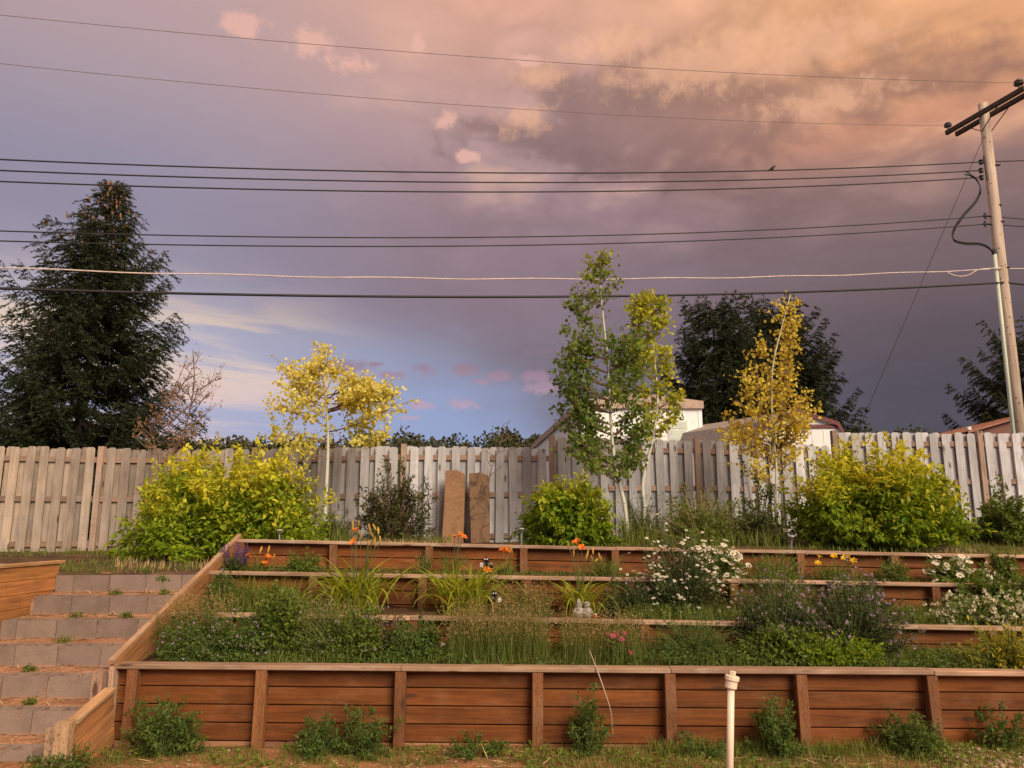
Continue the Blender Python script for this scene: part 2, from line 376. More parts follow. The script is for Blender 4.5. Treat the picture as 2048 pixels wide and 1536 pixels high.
def timber(name, p0, p1, wy, hz, m, color, parent, roll=0., ch=.004, up=(0, 0, 1), cache=True):
    """a chamfered board from p0 to p1: wy across, hz in the up direction, local x along the grain"""
    p0 = Vector(p0); p1 = Vector(p1); L = (p1 - p0).length
    X = (p1 - p0).normalized(); Z = (Vector(up) - X * X.dot(Vector(up))).normalized(); Yv = Z.cross(X)
    if roll:
        q = Matrix.Rotation(roll, 3, X); Z = q @ Z; Yv = q @ Yv
    M = Matrix((( X.x, Yv.x, Z.x, 0), (X.y, Yv.y, Z.y, 0), (X.z, Yv.z, Z.z, 0), (0, 0, 0, 1)))
    M.translation = (p0 + p1) / 2
    a, b = wy / 2, hz / 2
    sec = [(-a + ch, -b), (a - ch, -b), (a, -b + ch), (a, b - ch), (a - ch, b), (-a + ch, b), (-a, b - ch), (-a, -b + ch)]
    V = [(sx_ * L / 2, y, z) for sx_ in (-1, 1) for y, z in sec]
    F = [tuple(range(7, -1, -1)), tuple(range(8, 16))] + [(i, (i + 1) % 8, 8 + (i + 1) % 8, 8 + i) for i in range(8)]
    o = mesh_py(name, V, F, m, parent, M, cache=('t', round(L, 3), wy, hz, m.name) if cache else None)
    o.color = tuple(color) + (1,)
    return o
def shade_of(rng, c, v=.08, h=.03):
    k = 1 + rng.uniform(-v, v)
    return (c[0] * k, c[1] * k * (1 + rng.uniform(-h, h)), c[2] * k * (1 + rng.uniform(-h, h)))

# ------------------------------------------------------------------ the lie of the land
XS = -3.27                                          # the timber side wall of the terraces
WY = dict(front=6.7, third=7.7, second=8.55, top=9.33)
def cap_z(k, X):
    z0, s = dict(front=(.644, -.0078), third=(.943, -.0163), second=(1.282, -.0161), top=(1.604, -.0199))[k]
    return z0 + s * (max(min(X, 10), -3.3) + 3.3)
def sstep(a, b, x):
    t = np.clip((x - a) / (b - a), 0, 1); return t * t * (3 - 2 * t)
def fence_y(X): return 12.4 + (X + 8) * .053
def fence_base(X): return float(np.interp(X, [-12, -7, -2, 1, 5, 9, 12], [1.33, 1.36, 1.44, 1.52, 1.6, 1.68, 1.7]))
def ground_z(X, Y):
    if Y < 6.74: return 0.012 * math.sin(2.1 * X + .4) * math.sin(3.3 * Y) + .02 * max(0, X - 3)
    if X > XS:
        ks = ['front', 'third', 'second', 'top']
        for i in range(3):
            if Y < WY[ks[i + 1]]: return cap_z(ks[i], X) - .05 + .06 * (Y - WY[ks[i]])
        a = cap_z('top', X) - .04
    else:
        a = 1.24
    if X > XS and Y < 20: a = 1.28 + (a - 1.28) * float(sstep(-3.5, -2.6, X)) if Y > 9.45 else a
    fy = fence_y(X); t = min(max((Y - 9.33) / (fy - 9.33), 0), 1)
    z = a + (fence_base(min(max(X, -12), 12)) - a) * t
    return z + .015 * math.sin(3 * X + 1.3 * Y) * math.sin(2.3 * Y)
def sheet(name, xs, ys, zf, m, jitter=.0, seed=1, skirt=None):
    rng = np.random.default_rng(seed); xs = np.asarray(xs, float); ys = np.asarray(ys, float)
    V = [(x, y, zf(x, y) + (rng.uniform(-jitter, jitter) if jitter else 0)) for y in ys for x in xs]
    if skirt:                                       # earth below the surface, so that no gap shows daylight
        g = np.array(V).reshape(len(ys), len(xs), 3); g = np.pad(g, ((1, 1), (1, 1), (0, 0)), 'edge')
        for e in (g[0], g[-1], g[:, 0], g[:, -1]): e[:, 2] = np.minimum(e[:, 2], skirt)
        xs = np.zeros(len(xs) + 2); ys = np.zeros(len(ys) + 2); V = g.reshape(-1, 3)
    n = len(xs); T = [(j * n + i, j * n + i + 1, (j + 1) * n + i + 1, (j + 1) * n + i) for j in range(len(ys) - 1) for i in range(n - 1)]
    o = mesh_np(name, V, T, m, smooth=True); o['kind'] = 'structure'; return o

sheet('ground', np.concatenate([np.linspace(-60, -7, 18), np.linspace(-6.5, 10, 110), np.linspace(12, 60, 16)]), np.concatenate([np.linspace(-60, 3, 20), np.linspace(3.3, 6.72, 30)]), ground_z, M_dirt, .012, 2)
xr = np.linspace(XS + .025, 10, 90)
for i, (a, b, nm) in enumerate((('front', 'third', 'lowest'), ('third', 'second', 'middle'), ('second', 'top', 'upper'))):
    sheet('bed_soil', xr, np.linspace(WY[a] + .027, WY[b] - .03, 9), ground_z, M_soil, .02, 5 + i, -.3)
sheet('ground_upper', xr, np.linspace(9.36, 14.4, 36), ground_z, M_mulch, .02, 9, -.3)
sheet('ground_upper', np.concatenate([np.linspace(-60, -14, 14), np.linspace(-13, XS + .02, 70)]), np.concatenate([np.linspace(8.86, 14.4, 40)]), ground_z, M_mulch, .02, 10, -.3)
sheet('ground_upper', np.concatenate([np.linspace(-60, -14, 12), np.linspace(-13, -5.16, 40)]), np.linspace(4.0, 8.87, 24), lambda x, y: 1.25, M_mulch, .02, 11, -.3)
sheet('ground_upper', np.linspace(10, 60, 14), np.linspace(6.72, 14.4, 16), lambda x, y: .1 + (ground_z(10, y) - .1) if y > 6.9 else .14, M_mulch, .0, 12)
def far_z(x, y):
    base = 1.45
    ridge = 25.8 + 1.2 * math.sin(x * .011 + .7) + 2.2 * float(sstep(-160, 20, x)) + .8 * math.sin(x * .031)
    return base + ridge * float(sstep(60, 300, y)) + max(0, (y - 320) * .004)
sheet('terrain', np.linspace(-900, 900, 90), np.concatenate([[14.38], np.linspace(20, 330, 40), np.linspace(380, 2500, 14)]), far_z, M_hill, 0)

# ------------------------------------------------------------------ timber terraces
rng = np.random.default_rng(3)
C_wall = (.178, .054, .0115); C_post = (.20, .08, .03); C_cap = (.42, .265, .17); C_new = (.40, .185, .072)
def retaining_wall(key, posts_px, vmid, nrow, label, x_end, wet=1.):
    Y = WY[key]; t = thing('retaining_wall', label, 'retaining wall', (XS, Y, 0), 'timber retaining walls of the terraced beds', 'thing')
    px = [at(u, vmid, Y).x for u in posts_px]
    d = px[-1] - px[-2]
    while px[-1] + 1.1 < x_end: px.append(px[-1] + 1.1)
    # planks run across two bays and meet behind a post; rows are staggered
    for r in range(nrow):
        cuts = [XS + .02] + [px[i] for i in range(1 + r % 2, len(px), 2)]
        if x_end - cuts[-1] > .4: cuts.append(x_end)
        for a, b in zip(cuts[:-1], cuts[1:]):
            za = cap_z(key, a) - .038 - .004 - .0685 - r * .1405; zb = cap_z(key, b) - .038 - .004 - .0685 - r * .1405
            yb = Y + rng.uniform(-.004, .004)
            timber('plank', (a + .002, yb, za), (b - .002, yb, zb + rng.uniform(-.001, .001)), .038, .1305, M_wall, shade_of(rng, C_wall if (r < nrow - 1 or key != 'front') else (.32, .15, .085), .2), t)
    for x in px:
        zt = cap_z(key, x) - .04; zb = max(zt - nrow * .14 - .05, -.1 if key == 'front' else -9)
        timber('post', (x + rng.uniform(-.01, .01), Y - .066 - (.03 if key == 'front' else 0), zb), (x, Y - .066, zt), .088, .088, M_post, shade_of(rng, C_post, .1), t, up=(0, 1, 0))
    cuts = [XS + .03] + [px[i] + rng.uniform(-.06, .06) for i in range(2, len(px), 2)]
    if x_end - cuts[-1] > .4: cuts.append(x_end)
    for a, b in zip(cuts[:-1], cuts[1:]):
        k = rng.uniform(0, .004)
        timber('cap_board', (a + .003, Y - .045, cap_z(key, a) - .019 + k), (b - .003, Y - .045 + rng.uniform(-.004, .004), cap_z(key, b) - .019 + k + rng.uniform(-.003, .003)), .14 if key == 'front' else .12, .038, M_cap, shade_of(rng, C_cap, .12), t, ch=.005)
    return t
retaining_wall('front', [272, 527, 803, 1075, 1337, 1597, 1855], 1400, 5, 'lowest front timber retaining wall with tall posts and red-brown boards', 8.6)
retaining_wall('third', [368, 598, 828, 1057, 1286, 1515, 1744, 1973], 1250, 4, 'timber retaining wall one level above the lowest, half hidden by tan grass', 8.6)
retaining_wall('second', [427, 630, 847, 1055, 1256, 1462, 1663, 1860], 1160, 4, 'timber retaining wall second from the top, behind the big daylily clumps', 9.0)
retaining_wall('top', [486, 670, 860, 1047, 1228, 1410, 1594, 1780, 1965], 1100, 4, 'topmost timber retaining wall below the shrubs and stone slabs', 9.4)

t = thing('sloping_side_wall', 'sloping timber side wall between the block steps and the planted terraces', 'side wall', (XS, 6.6, 0), None, 'thing')
pa = Vector((XS + .012, 6.58, .648)); pb = Vector((XS + .012, 9.38, 1.628)); dn = Vector((0, (pb - pa).z, -(pb - pa).y)).normalized()
for r in range(5):
    o = dn * (.07 + r * .141); e0 = (pb - pa).normalized() * (.12 * 0)
    timber('plank', pa + o + e0, pb + o, .038, .137, M_wall, shade_of(rng, C_new, .12), t, up=(0, -.3, 1))
timber('cap_board', pa + Vector((-.004, -.02, .018)), pb + Vector((-.004, 0, .018)), .052, .036, M_cap, (.46, .27, .15), t, up=(0, -.3, 1))
timber('post', (XS - .075, 6.56, -.1), (XS - .075, 6.56, .60), .088, .088, M_post, (.42, .27, .19), t, up=(0, 1, 0))
timber('post', (XS + .02, 6.60, -.1), (XS + .02, 6.60, .63), .04, .088, M_post, (.46, .31, .22), t, up=(0, 1, 0))
timber('post', (XS + .06, 9.30, .9), (XS + .06, 9.30, 1.60), .088, .06, M_post, (.5, .4, .34), t, up=(0, 1, 0))
t = thing('low_side_wall', 'short sloping timber wall with a square end post beside the lowest steps', 'side wall', (XS, 5.9, 0), None, 'thing')
qa = at(158, 1452, 5.98); qa.x = XS + .04; qb = Vector((XS + .04, 6.55, .44)); dn2 = Vector((0, (qb - qa).z, -(qb - qa).y)).normalized()
for r in range(3):
    timber('plank', qa + dn2 * (.07 + r * .141) + Vector((0, .05, 0)), qb + dn2 * (.07 + r * .141), .038, .137, M_wall, shade_of(rng, C_new, .1), t, up=(0, -.3, 1))
timber('cap_board', qa + Vector((-.01, .05, .017)), qb + Vector((-.01, 0, .017)), .09, .034, M_cap, (.48, .28, .14), t, up=(0, -.3, 1))
timber('post', (XS + .03, 5.93, -.2), (XS + .03, 5.93, at(158, 1446, 5.9).z), .105, .09, M_post, (.56, .36, .21), t, up=(0, 1, 0))
timber('post', (XS - .075, 5.97, -.2), (XS - .075, 5.97, at(150, 1450, 5.97).z - .02), .088, .04, M_post, (.46, .31, .2), t, up=(0, 1, 0))
t = thing('upper_side_wall', 'orange stained timber wall along the far side of the block steps', 'side wall', (-5.1, 8.6, .9), None, 'thing')
for r in range(9):
    z = 1.335 - .07 - r * .141
    for a, b in ((4.0, 6.4), (6.4, 8.9 - r * .03)):
        timber('plank', (-5.12, a + .002, z), (-5.12, b - .002, z), .038, .138, M_wall, shade_of(rng, (.46, .20, .068), .1), t)
timber('cap_board', (-5.13, 4.0, 1.352), (-5.13, 8.98, 1.356), .09, .034, M_cap, (.48, .27, .12), t)
timber('plank', (-5.16, 4.0, .7), (-12, 4.0, .7), .04, 1.3, M_wall, C_new, t)

# ------------------------------------------------------------------ hollow block steps
t = thing('block_steps', 'flight of hollow concrete block steps filled with red dirt', 'steps', (-4.2, 6.3, 0))
def block_mesh(L, D, H):
    wv = .034; V = []; F = []
    xs_ = [-L / 2, -L / 2 + wv, -wv / 2, wv / 2, L / 2 - wv, L / 2]; ys_ = [0, wv, D - wv, D]
    for y in ys_:
        for x in xs_: V.append((x, y, H))
    n = 6
    for j in range(3):
        for i in range(5):
            if j == 1 and i in (1, 3): continue
            F.append((j * n + i, j * n + i + 1, (j + 1) * n + i + 1, (j + 1) * n + i))
    for i in (1, 3):
        a = [n + i, n + i + 1, 2 * n + i + 1, 2 * n + i]; b0 = len(V)
        for k in a: V.append((V[k][0], V[k][1], H - .10))
        for k in range(4): F.append((a[k], a[(k + 1) % 4], b0 + (k + 1) % 4, b0 + k))
    o = len(V)
    for x, y in ((-L / 2, 0), (L / 2, 0), (L / 2, D), (-L / 2, D)): V.append((x, y, 0))
    F += [(o, o + 1, 5, 4, 3, 2, 1, 0), (o + 1, o + 2, 23, 17, 11, 5), (o + 2, o + 3, 18, 19, 20, 21, 22, 23), (o + 3, o, 0, 6, 12, 18)]
    return V, F
stepZ = [1.217, 1.02, .83, .642, .452, .262, .075, -.1]
stepY = [8.84 - .43 * k for k in range(8)]
for k in range(7):
    x = -5.09 + (.0 if k % 2 else -.2) + .05 * math.sin(k * 2.3)
    x0 = x
    while x < XS - .03:
        a = max(x, -5.095); b = min(x + .395, XS - .022)
        if b - a > .06:
            L = round(b - a, 3)
            V, F = block_mesh(L - .0025, .195, .19)
            M = Matrix.Translation(((a + b) / 2, stepY[k] + rng.uniform(-.008, .008), stepZ[k] - .19 + rng.uniform(-.004, .004))) @ Matrix.Rotation(rng.uniform(-.012, .012), 4, 'Z')
            mesh_py('concrete_block', V, F, M_block, t, M, cache=('blk', L))
        x += .402
    # soil inside the cores and on the tread
    nx, ny = 60, 18; xs_ = np.linspace(-5.095, XS - .02, nx); ys_ = np.linspace(stepY[k] + .012, stepY[k] + .425, ny)
    rr = np.random.default_rng(40 + k)
    def tz(x, y, k=k): 
        q = (y - stepY[k]) / .43
        return stepZ[k] + (-.038 if y < stepY[k] + .2 else -.012 + .022 * q) + .012 * math.sin(9 * x + k) * math.sin(14 * y) 
    sheet('step_soil', xs_, ys_, tz, M_tread, .007, 50 + k, stepZ[k] - .3)
V, F = box(-5.1, XS - .02, 5.0, 6.2, -.3, -.12)

# ------------------------------------------------------------------ fence
fence = thing('wooden_fence', 'weathered grey shadowbox board fence with dog-eared pickets behind the terraces', 'fence', (0, 12.8, 1.4))
sections = [  # post u, top v at start and end, 
    (-140, 205, 889, 897), (205, 511, 897, 900), (511, 808, 899, 892), (808, 1103, 892, 896), (1103, 1392, 874, 880), (1392, 1666, 880, 893), (1666, 1955, 865, 866), (1955, 2260, 866, 868)]
TAN = np.array((.36, .275, .205)); GREY = np.array((.46, .45, .465))
def pick_col(u):
    k = float(np.interp(u, [0, 300, 560, 800, 2048], [0, .12, .55, 1., 1.]))
    return tuple((TAN * (1 - k) + GREY * k) * (1 + rng.uniform(-.2, .16)))
def on_fence(u, v):
    Y = 12.8
    for _ in range(4): p = at(u, v, Y); Y = fence_y(p.x)
    return at(u, v, Y)
def picket(x, y, z0, z1, wd, col, tilt):
    h = z1 - z0; th = .017; e = .026
    out = [(0, -wd / 2), (h - e * 1.2, -wd / 2), (h, -wd / 2 + e), (h, wd / 2 - e), (h - e * 1.2, wd / 2), (0, wd / 2)]
    V = [(a, b, s) for s in (0, th) for a, b in out]
    F = [(5, 4, 3, 2, 1, 0), (6, 7, 8, 9, 10, 11)] + [(i, (i + 1) % 6, 6 + (i + 1) % 6, 6 + i) for i in range(6)]
    X = Vector((math.sin(tilt), 0, math.cos(tilt))); Zl = Vector((.053, -1, 0)).normalized(); Yl = Zl.cross(X).normalized(); Zl = X.cross(Yl)
    M = Matrix(((X.x, Yl.x, Zl.x, x), (X.y, Yl.y, Zl.y, y), (X.z, Yl.z, Zl.z, z0), (0, 0, 0, 1)))
    o = mesh_py('picket', V, F, M_fence, fence, M, cache=('pk', round(h, 2), round(wd, 3)))
    o.color = tuple(col) + (1,)
for (u0, u1, v0, v1) in sections:
    a = on_fence(u0, v0); b = on_fence(u1, v1)
    dxs = b.x - a.x
    zb = lambda x: fence_base(x)
    top = lambda x: a.z + (b.z - a.z) * (x - a.x) / dxs
    H = lambda x: top(x) - .0
    # rails
    for k, fr in enumerate((.885, .5, .07)):
        zA = zb(a.x) + (top(a.x) - zb(a.x)) * fr; zB = zb(b.x) + (top(b.x) - zb(b.x)) * fr
        timber('rail', (a.x + .05, fence_y(a.x), zA), (b.x - .05, fence_y(b.x), zB), .038, .088, M_fence, shade_of(rng, (.30, .19, .135), .1), fence)
    pt = a.z + .03
    timber('post', (a.x, fence_y(a.x) - .012, zb(a.x) - .1), (a.x + .004, fence_y(a.x) - .012, pt), .088, .1, M_fence, shade_of(rng, (.34, .235, .175), .08), fence, up=(0, 1, 0))
    n = max(3, round((dxs - .1) / .232)); pitch = (dxs - .09) / n
    for i in range(n):
        x = a.x + .05 + pitch * (i + .5)
        for side, off in ((-1, 0.), (1, pitch / 2)):
            xx = x + off * (1 if i < n - 1 else .0) if side > 0 else x
            if side > 0 and i == n - 1: continue
            y = fence_y(xx) + (-.0205 if side < 0 else .0205 + .017)
            u = 1024 + FPX * xx / 12.8
            picket(xx + rng.uniform(-.006, .006), y, zb(xx) + rng.uniform(-.03, .0) + (.02 if side > 0 else 0), top(xx) + rng.uniform(-.02, .015), .138 * rng.uniform(.94, 1.03), pick_col(u), rng.uniform(-.011, .011))
        if i == 0: picket(a.x + .1, fence_y(a.x) + .0375, zb(a.x), top(a.x), .138, pick_col(1024 + FPX * a.x / 12.8), 0)

# ------------------------------------------------------------------ stone slabs against the fence
def slabmat(name, A, B, sc_):
    m, b, bs, nt = new_mat(name); tc = b.n('ShaderNodeTexCoord').outputs['Object']
    c = b.mix(b.mr(b.noise(tc, sc_, 7, .65, 1.2), .45, .6), A + (1,), B + (1,))
    f = b.mr(b.noise(tc, 40., 5, .7), .3, .7, .8, 1.2, smooth=False); c = b.mix(1., c, b.vec(f, f, f), 'MULTIPLY')
    b.put(bs.inputs['Base Color'], c); bs.inputs['Roughness'].default_value = .9
    bp = b.n('ShaderNodeBump'); bp.inputs['Strength'].default_value = .6; bp.inputs['Distance'].default_value = .02
    b.put(bp.inputs['Height'], b.noise(tc, sc_ * 2.5, 7, .7)); nt.links.new(bp.outputs[0], bs.inputs['Normal'])
    return m
def slab(px, Y, m, label, seed):
    r = np.random.default_rng(seed); P = [at(u, v, Y) for u, v in px]
    base = (P[0] + P[-1]) / 2; base.z = ground_z(base.x, Y) - .03
    out = []
    for i in range(len(P)):
        a, b = P[i], P[(i + 1) % len(P)]
        for k in range(6):
            q = a.lerp(b, k / 6); j = .0 if k == 0 else .008
            out.append((q.x - base.x + r.uniform(-j, j), q.z - base.z + r.uniform(-j, j)))
    n = len(out); V = [(x, 0, z) for x, z in out] + [(x, .07, z) for x, z in out] + [(x * .965, -.012, z * .99 + .006) for x, z in out]
    F = [tuple(range(2 * n, 3 * n)), tuple(range(2 * n - 1, n - 1, -1))]
    for i in range(n):
        k = (i + 1) % n; F += [(i, k, n + k, n + i)[::-1], (2 * n + i, 2 * n + k, k, i)[::-1]]
    M = Matrix.Translation(base) @ Matrix.Rotation(-.06, 4, 'X')
    return tag(mesh_py('stone_slab', V, F, m, None, M), label, 'stone slab', 'sandstone slabs leaning on the fence')
slab([(884, 1090), (890, 940), (914, 939), (930, 948), (926, 1090)], 12.35, slabmat('smooth_sandstone', (.30, .165, .085), (.235, .125, .065), 3.), 'smooth tan sandstone slab standing against the fence', 1)
slab([(941, 1090), (938, 946), (962, 944), (977, 951), (980, 1090)], 12.35, slabmat('rough_sandstone', (.235, .135, .075), (.10, .06, .038), 4.5), 'rough dark-blotched sandstone slab standing against the fence beside the smooth one', 2)

# ------------------------------------------------------------------ houses beyond the fence
def siding(name, c, pitch, dark=.82):
    m, b, bs, nt = new_mat(name); tc = b.n('ShaderNodeTexCoord').outputs['Object']
    f = b.mr(b.noise(tc, 3., 5, .6), .3, .7, .92, 1.06, smooth=False)
    b.put(bs.inputs['Base Color'], b.mix(1., c + (1,), b.vec(f, f, f), 'MULTIPLY')); bs.inputs['Roughness'].default_value = .6
    return m
M_white = siding('white_siding', (.90, .88, .85), .2); M_fascia = plain('tan_fascia', (.46, .33, .25), .7, 0, .2, 5.)
M_redtrim = plain('dark_red_trim', (.16, .035, .035), .6); M_shingle = plain('grey_shingle', (.30, .25, .225), .9, 0, .3, 12., .4)
M_brown = plain('brown_metal', (.17, .055, .03), .6, 0, .1, 3.); M_glass = plain('window_curtain', (.62, .68, .58), .25, 0, .1, 3.)
M_frame = plain('window_frame', (.75, .74, .66), .5); M_pvc = plain('cream_plastic', (.78, .66, .50), .45, 0, .06, 12.)
def quadmesh(name, V, F, m, parent): return mesh_py(name, V, F, m, parent)
Yh = 27.
c0 = at(1162, 822, Yh); c1 = at(1403, 803, Yh); gz = 1.2
t = thing('mobile_home', 'white flat-sided mobile home with tan fascia behind the green aspens', 'house', (c0.x, Yh, gz))
back = 15.; sk = -1.3
def P3(x, y, z): return (x, y, z)
pkx = (c0.x + c1.x) / 2 - .2; pz = at(1285, 786, Yh).z; ez = c1.z
V = [(c0.x, Yh, gz), (c1.x, Yh, gz), (c1.x, Yh, ez - .26), (c0.x, Yh, ez - .26), (c0.x + sk, Yh + back, gz), (c1.x + sk, Yh + back, gz), (c1.x + sk, Yh + back, ez - .26), (c0.x + sk, Yh + back, ez - .26)]
quadmesh('wall', V, [(0, 1, 2, 3), (1, 5, 6, 2), (5, 4, 7, 6), (4, 0, 3, 7)], M_white, t)
V = []
for yy, dd in ((Yh - .12, 0), (Yh + back, sk)):
    V += [(c0.x - .12 + dd, yy, ez - .26), (c1.x + .04 + dd, yy, ez - .26), (c1.x + .04 + dd, yy, ez), (pkx + dd, yy, pz), (c0.x - .12 + dd, yy, ez)]
quadmesh('roof', V, [(4, 3, 2, 1, 0), (5, 6, 7, 8, 9), (0, 1, 6, 5), (1, 2, 7, 6), (2, 3, 8, 7), (3, 4, 9, 8), (4, 0, 5, 9)], M_fascia, t)
for k in range(8):
    x = c0.x + .3 + k * .55
    if x < c1.x - .1: quadmesh('siding_batten', *box(x, x + .03, Yh - .02, Yh - .002, gz, ez - .26), M_white, t)
a = at(1337, 841, Yh); b = at(1376, 884, Yh)
wf = quadmesh('window', *box(a.x, b.x, Yh - .05, Yh - .004, b.z, a.z), M_frame, t)
mid = a.z + (b.z - a.z) * .42
quadmesh('pane', *box(a.x + .06, b.x - .06, Yh - .062, Yh - .052, mid + .03, a.z - .06), M_glass, wf)
quadmesh('pane', *box(a.x + .06, b.x - .06, Yh - .062, Yh - .052, b.z + .05, mid - .03), M_glass, wf)
sw = quadmesh('window', [(c0.x - .01 - .09 * q - .02, Yh + .9 + q * 1.1, z) for q, z in ((0, ez - .75), (1, ez - .75), (1, ez - 1.7), (0, ez - 1.7))], [(0, 1, 2, 3)], plain('dark_pane', (.12, .14, .2), .15), t)

Ys = 24.
L0 = at(1516, 868, Ys); L1 = at(1684, 868, Ys); kn = at(1672, 848, Ys).z; pkz = at(1598, 827, Ys).z; kx = (at(1672, 848, Ys).x - at(1524, 848, Ys).x) / 2; cx = (L0.x + L1.x) / 2
t = thing('garden_shed', 'small white gambrel-roofed shed with dark red trim behind the yellow aspen', 'shed', (cx, Ys, 1.2))
hw = (L1.x - L0.x) / 2; dp = 4.8; sk = -2.9
prof = [(-hw, 1.2), (hw, 1.2), (hw, L1.z), (kx, kn), (0, pkz), (-kx, kn), (-hw, L1.z)]
V = [(cx + x, Ys, z) for x, z in prof] + [(cx + x + sk, Ys + dp, z) for x, z in prof]
quadmesh('wall', V, [tuple(range(7)), tuple(range(13, 6, -1)), (1, 8, 9, 2), (0, 6, 13, 7)], M_white, t)
ro = [(hw + .1, L1.z - .12), (kx + .05, kn + .06), (0, pkz + .10), (-kx - .05, kn + .06), (-hw - .1, L1.z - .12)]
ri = [(hw + .03, L1.z - .12), (kx - .03, kn - .05), (0, pkz - .02), (-kx + .03, kn - .05), (-hw - .03, L1.z - .12)]
V = [(cx + x, Ys - .12, z) for x, z in ro + ri] + [(cx + x + sk, Ys + dp, z) for x, z in ro]
F = [(i, i + 1, 6 + i, 5 + i) for i in range(4)]
[quadmesh('trim', [V[k] for k in f], [(0, 1, 2, 3)], M_redtrim, t) for f in F]
V = [(cx + x, Ys - .12, z + .004) for x, z in ro] + [(cx + x + sk, Ys + dp, z + .004) for x, z in ro]
quadmesh('roof', V, [(i, 5 + i, 6 + i, i + 1) for i in range(4)], M_shingle, t)
quadmesh('trim', *box(cx - kx, cx + kx + .05, Ys - .05, Ys - .003, kn - .13, kn - .02), M_redtrim, t)
for k in range(7):
    x = cx - hw + .25 + k * .36
    quadmesh('siding_batten', *box(x, x + .02, Ys - .012, Ys - .001, 1.2, kn - .14), M_white, t)
quadmesh('vent', *box(cx - .15, cx + .15, Ys - .03, Ys - .002, kn + .06, kn + .32), M_frame, t)

Yb = 30.; p0 = at(1941, 866, Yb); p1 = at(2052, 832, Yb)
t = thing('brown_outbuilding', 'brown metal outbuilding roof just above the fence behind the utility pole', 'outbuilding', (p1.x, Yb, 1.2))
V = [(p0.x, Yb, 1.2), (p1.x + 3, Yb, 1.2), (p1.x + 3, Yb, p0.z), (p1.x + .5, Yb, p1.z + .1), (p0.x, Yb, p0.z)]
V += [(x, Yb + 6, z) for x, _, z in V]
quadmesh('wall', V, [(0, 1, 2, 3, 4), (9, 8, 7, 6, 5), (0, 4, 9, 5), (1, 6, 7, 2)], M_brown, t)
V = [(p0.x - .2, Yb - .2, p0.z - .03), (p1.x + .5, Yb - .2, p1.z + .14), (p1.x + 3.2, Yb - .2, p0.z), (p0.x - .2, Yb + 6.2, p0.z - .03), (p1.x + .5, Yb + 6.2, p1.z + .14), (p1.x + 3.2, Yb + 6.2, p0.z)]
V += [(x, y, z + .07) for x, y, z in V]
quadmesh('roof', V, [(0, 3, 4, 1), (1, 4, 5, 2), (6, 7, 10, 9), (7, 8, 11, 10), (0, 1, 7, 6), (1, 2, 8, 7)], plain('roof_edge', (.30, .12, .07), .6), t)
q = at(1946, 857, Yb); ac = Acc().add(*tube([(q.x, Yb + .3, 1.6), (q.x, Yb + .3, q.z + .02)], .04, 8)).add(*tube([(q.x, Yb + .3, q.z - .03), (q.x, Yb + .3, q.z + .10)], .10, 10))
ac.build('roof_vent', M_frame, t)

# ------------------------------------------------------------------ utility pole and wires
def polemat():
    m, b, bs, nt = new_mat('pole_wood'); tc = b.n('ShaderNodeTexCoord').outputs['Object']; s3 = b.n('ShaderNodeSeparateXYZ'); nt.links.new(tc, s3.inputs[0])
    g = b.noise(b.vec(s3.outputs[0], s3.outputs[1], b.m('MULTIPLY', s3.outputs[2], .05)), 22., 5, .6)
    c = b.mix(b.mr(g, .35, .65), (.54, .43, .34, 1), (.38, .28, .21, 1))
    vo = b.n('ShaderNodeTexVoronoi'); nt.links.new(tc, vo.inputs['Vector']); vo.inputs['Scale'].default_value = 6.
    c = b.mix(b.m('MULTIPLY', b.mr(vo.outputs['Distance'], .2, .12), .7), c, (.12, .06, .04, 1))
    b.put(bs.inputs['Base Color'], c); bs.inputs['Roughness'].default_value = .9; return m
M_pole = polemat(); M_black = plain('black_rubber', (.012, .011, .012), .6); M_steel = plain('galvanised_steel', (.28, .29, .29), .5, .5)
M_arm = plain('dark_crossarm', (.075, .05, .036), .9, 0, .3, 8., .3); M_cer = plain('glazed_insulator', (.10, .09, .085), .3); M_pale = plain('pale_cable', (.62, .5, .44), .6)
M_dull = plain('dull_wire', (.20, .15, .14), .7)
M_cond = plain('pale_green_conduit', (.55, .60, .48), .5, 0, .12, 3.)
Yp = 18.
pb_ = at(2040, 900, Yp); pt_ = at(1966, 208, Yp); pb_.z = 1.4; pb_.x = at(2037, 880, Yp).x
def pole_at(v):       # point on the pole axis at image row v
    lo = at(2000, v, Yp).z; f = (lo - pb_.z) / (pt_.z - pb_.z)
    return pb_.lerp(pt_, f)
ut = thing('utility_pole', 'tall wooden utility pole with a double crossarm behind the fence', 'utility pole', (pb_.x, Yp, 1.4))
Acc().add(*tube([pb_ + Vector((0, 0, -.3)), pb_.lerp(pt_, .5), pt_], [.165, .14, .115], 16)).build('pole', M_pole, ut, True)
ang = Vector((.30, -.95, 0)).normalized(); side = Vector((-ang.y, ang.x, 0))
cA = pole_at(229)
for s, dz in ((-.17, 0), (.17, -.02)):
    c = cA + side * s * -1 + Vector((0, 0, dz)); arm_o = timber('crossarm', c - ang * 1.0, c + ang * 1.25, .09, .12, M_arm, (.1, .07, .05), ut, ch=.01)
for s in (-1, 1):
    for e in (-.17, .17):
        a = cA + ang * (.55 * s) + side * e + Vector((0, 0, -.06)); b = pole_at(264) + side * e * .8
        timber('brace', a, b, .03, .012, M_arm, (.2, .14, .11), ut)
def insulator(p, sc_=1.):
    a = Acc(); z = p.z
    pr = [(0, .02), (.07, .02), (.07, .09), (.10, .10), (.115, .05), (.125, .05), (.13, .085), (.155, .085), (.165, .04), (.185, .045), (.2, .02)]
    a.add(*tube([(p.x, p.y, z + h * sc_) for h, _ in pr], [r * sc_ for _, r in pr], 12))
    return a.build('insulator', M_cer, arm_o, False)
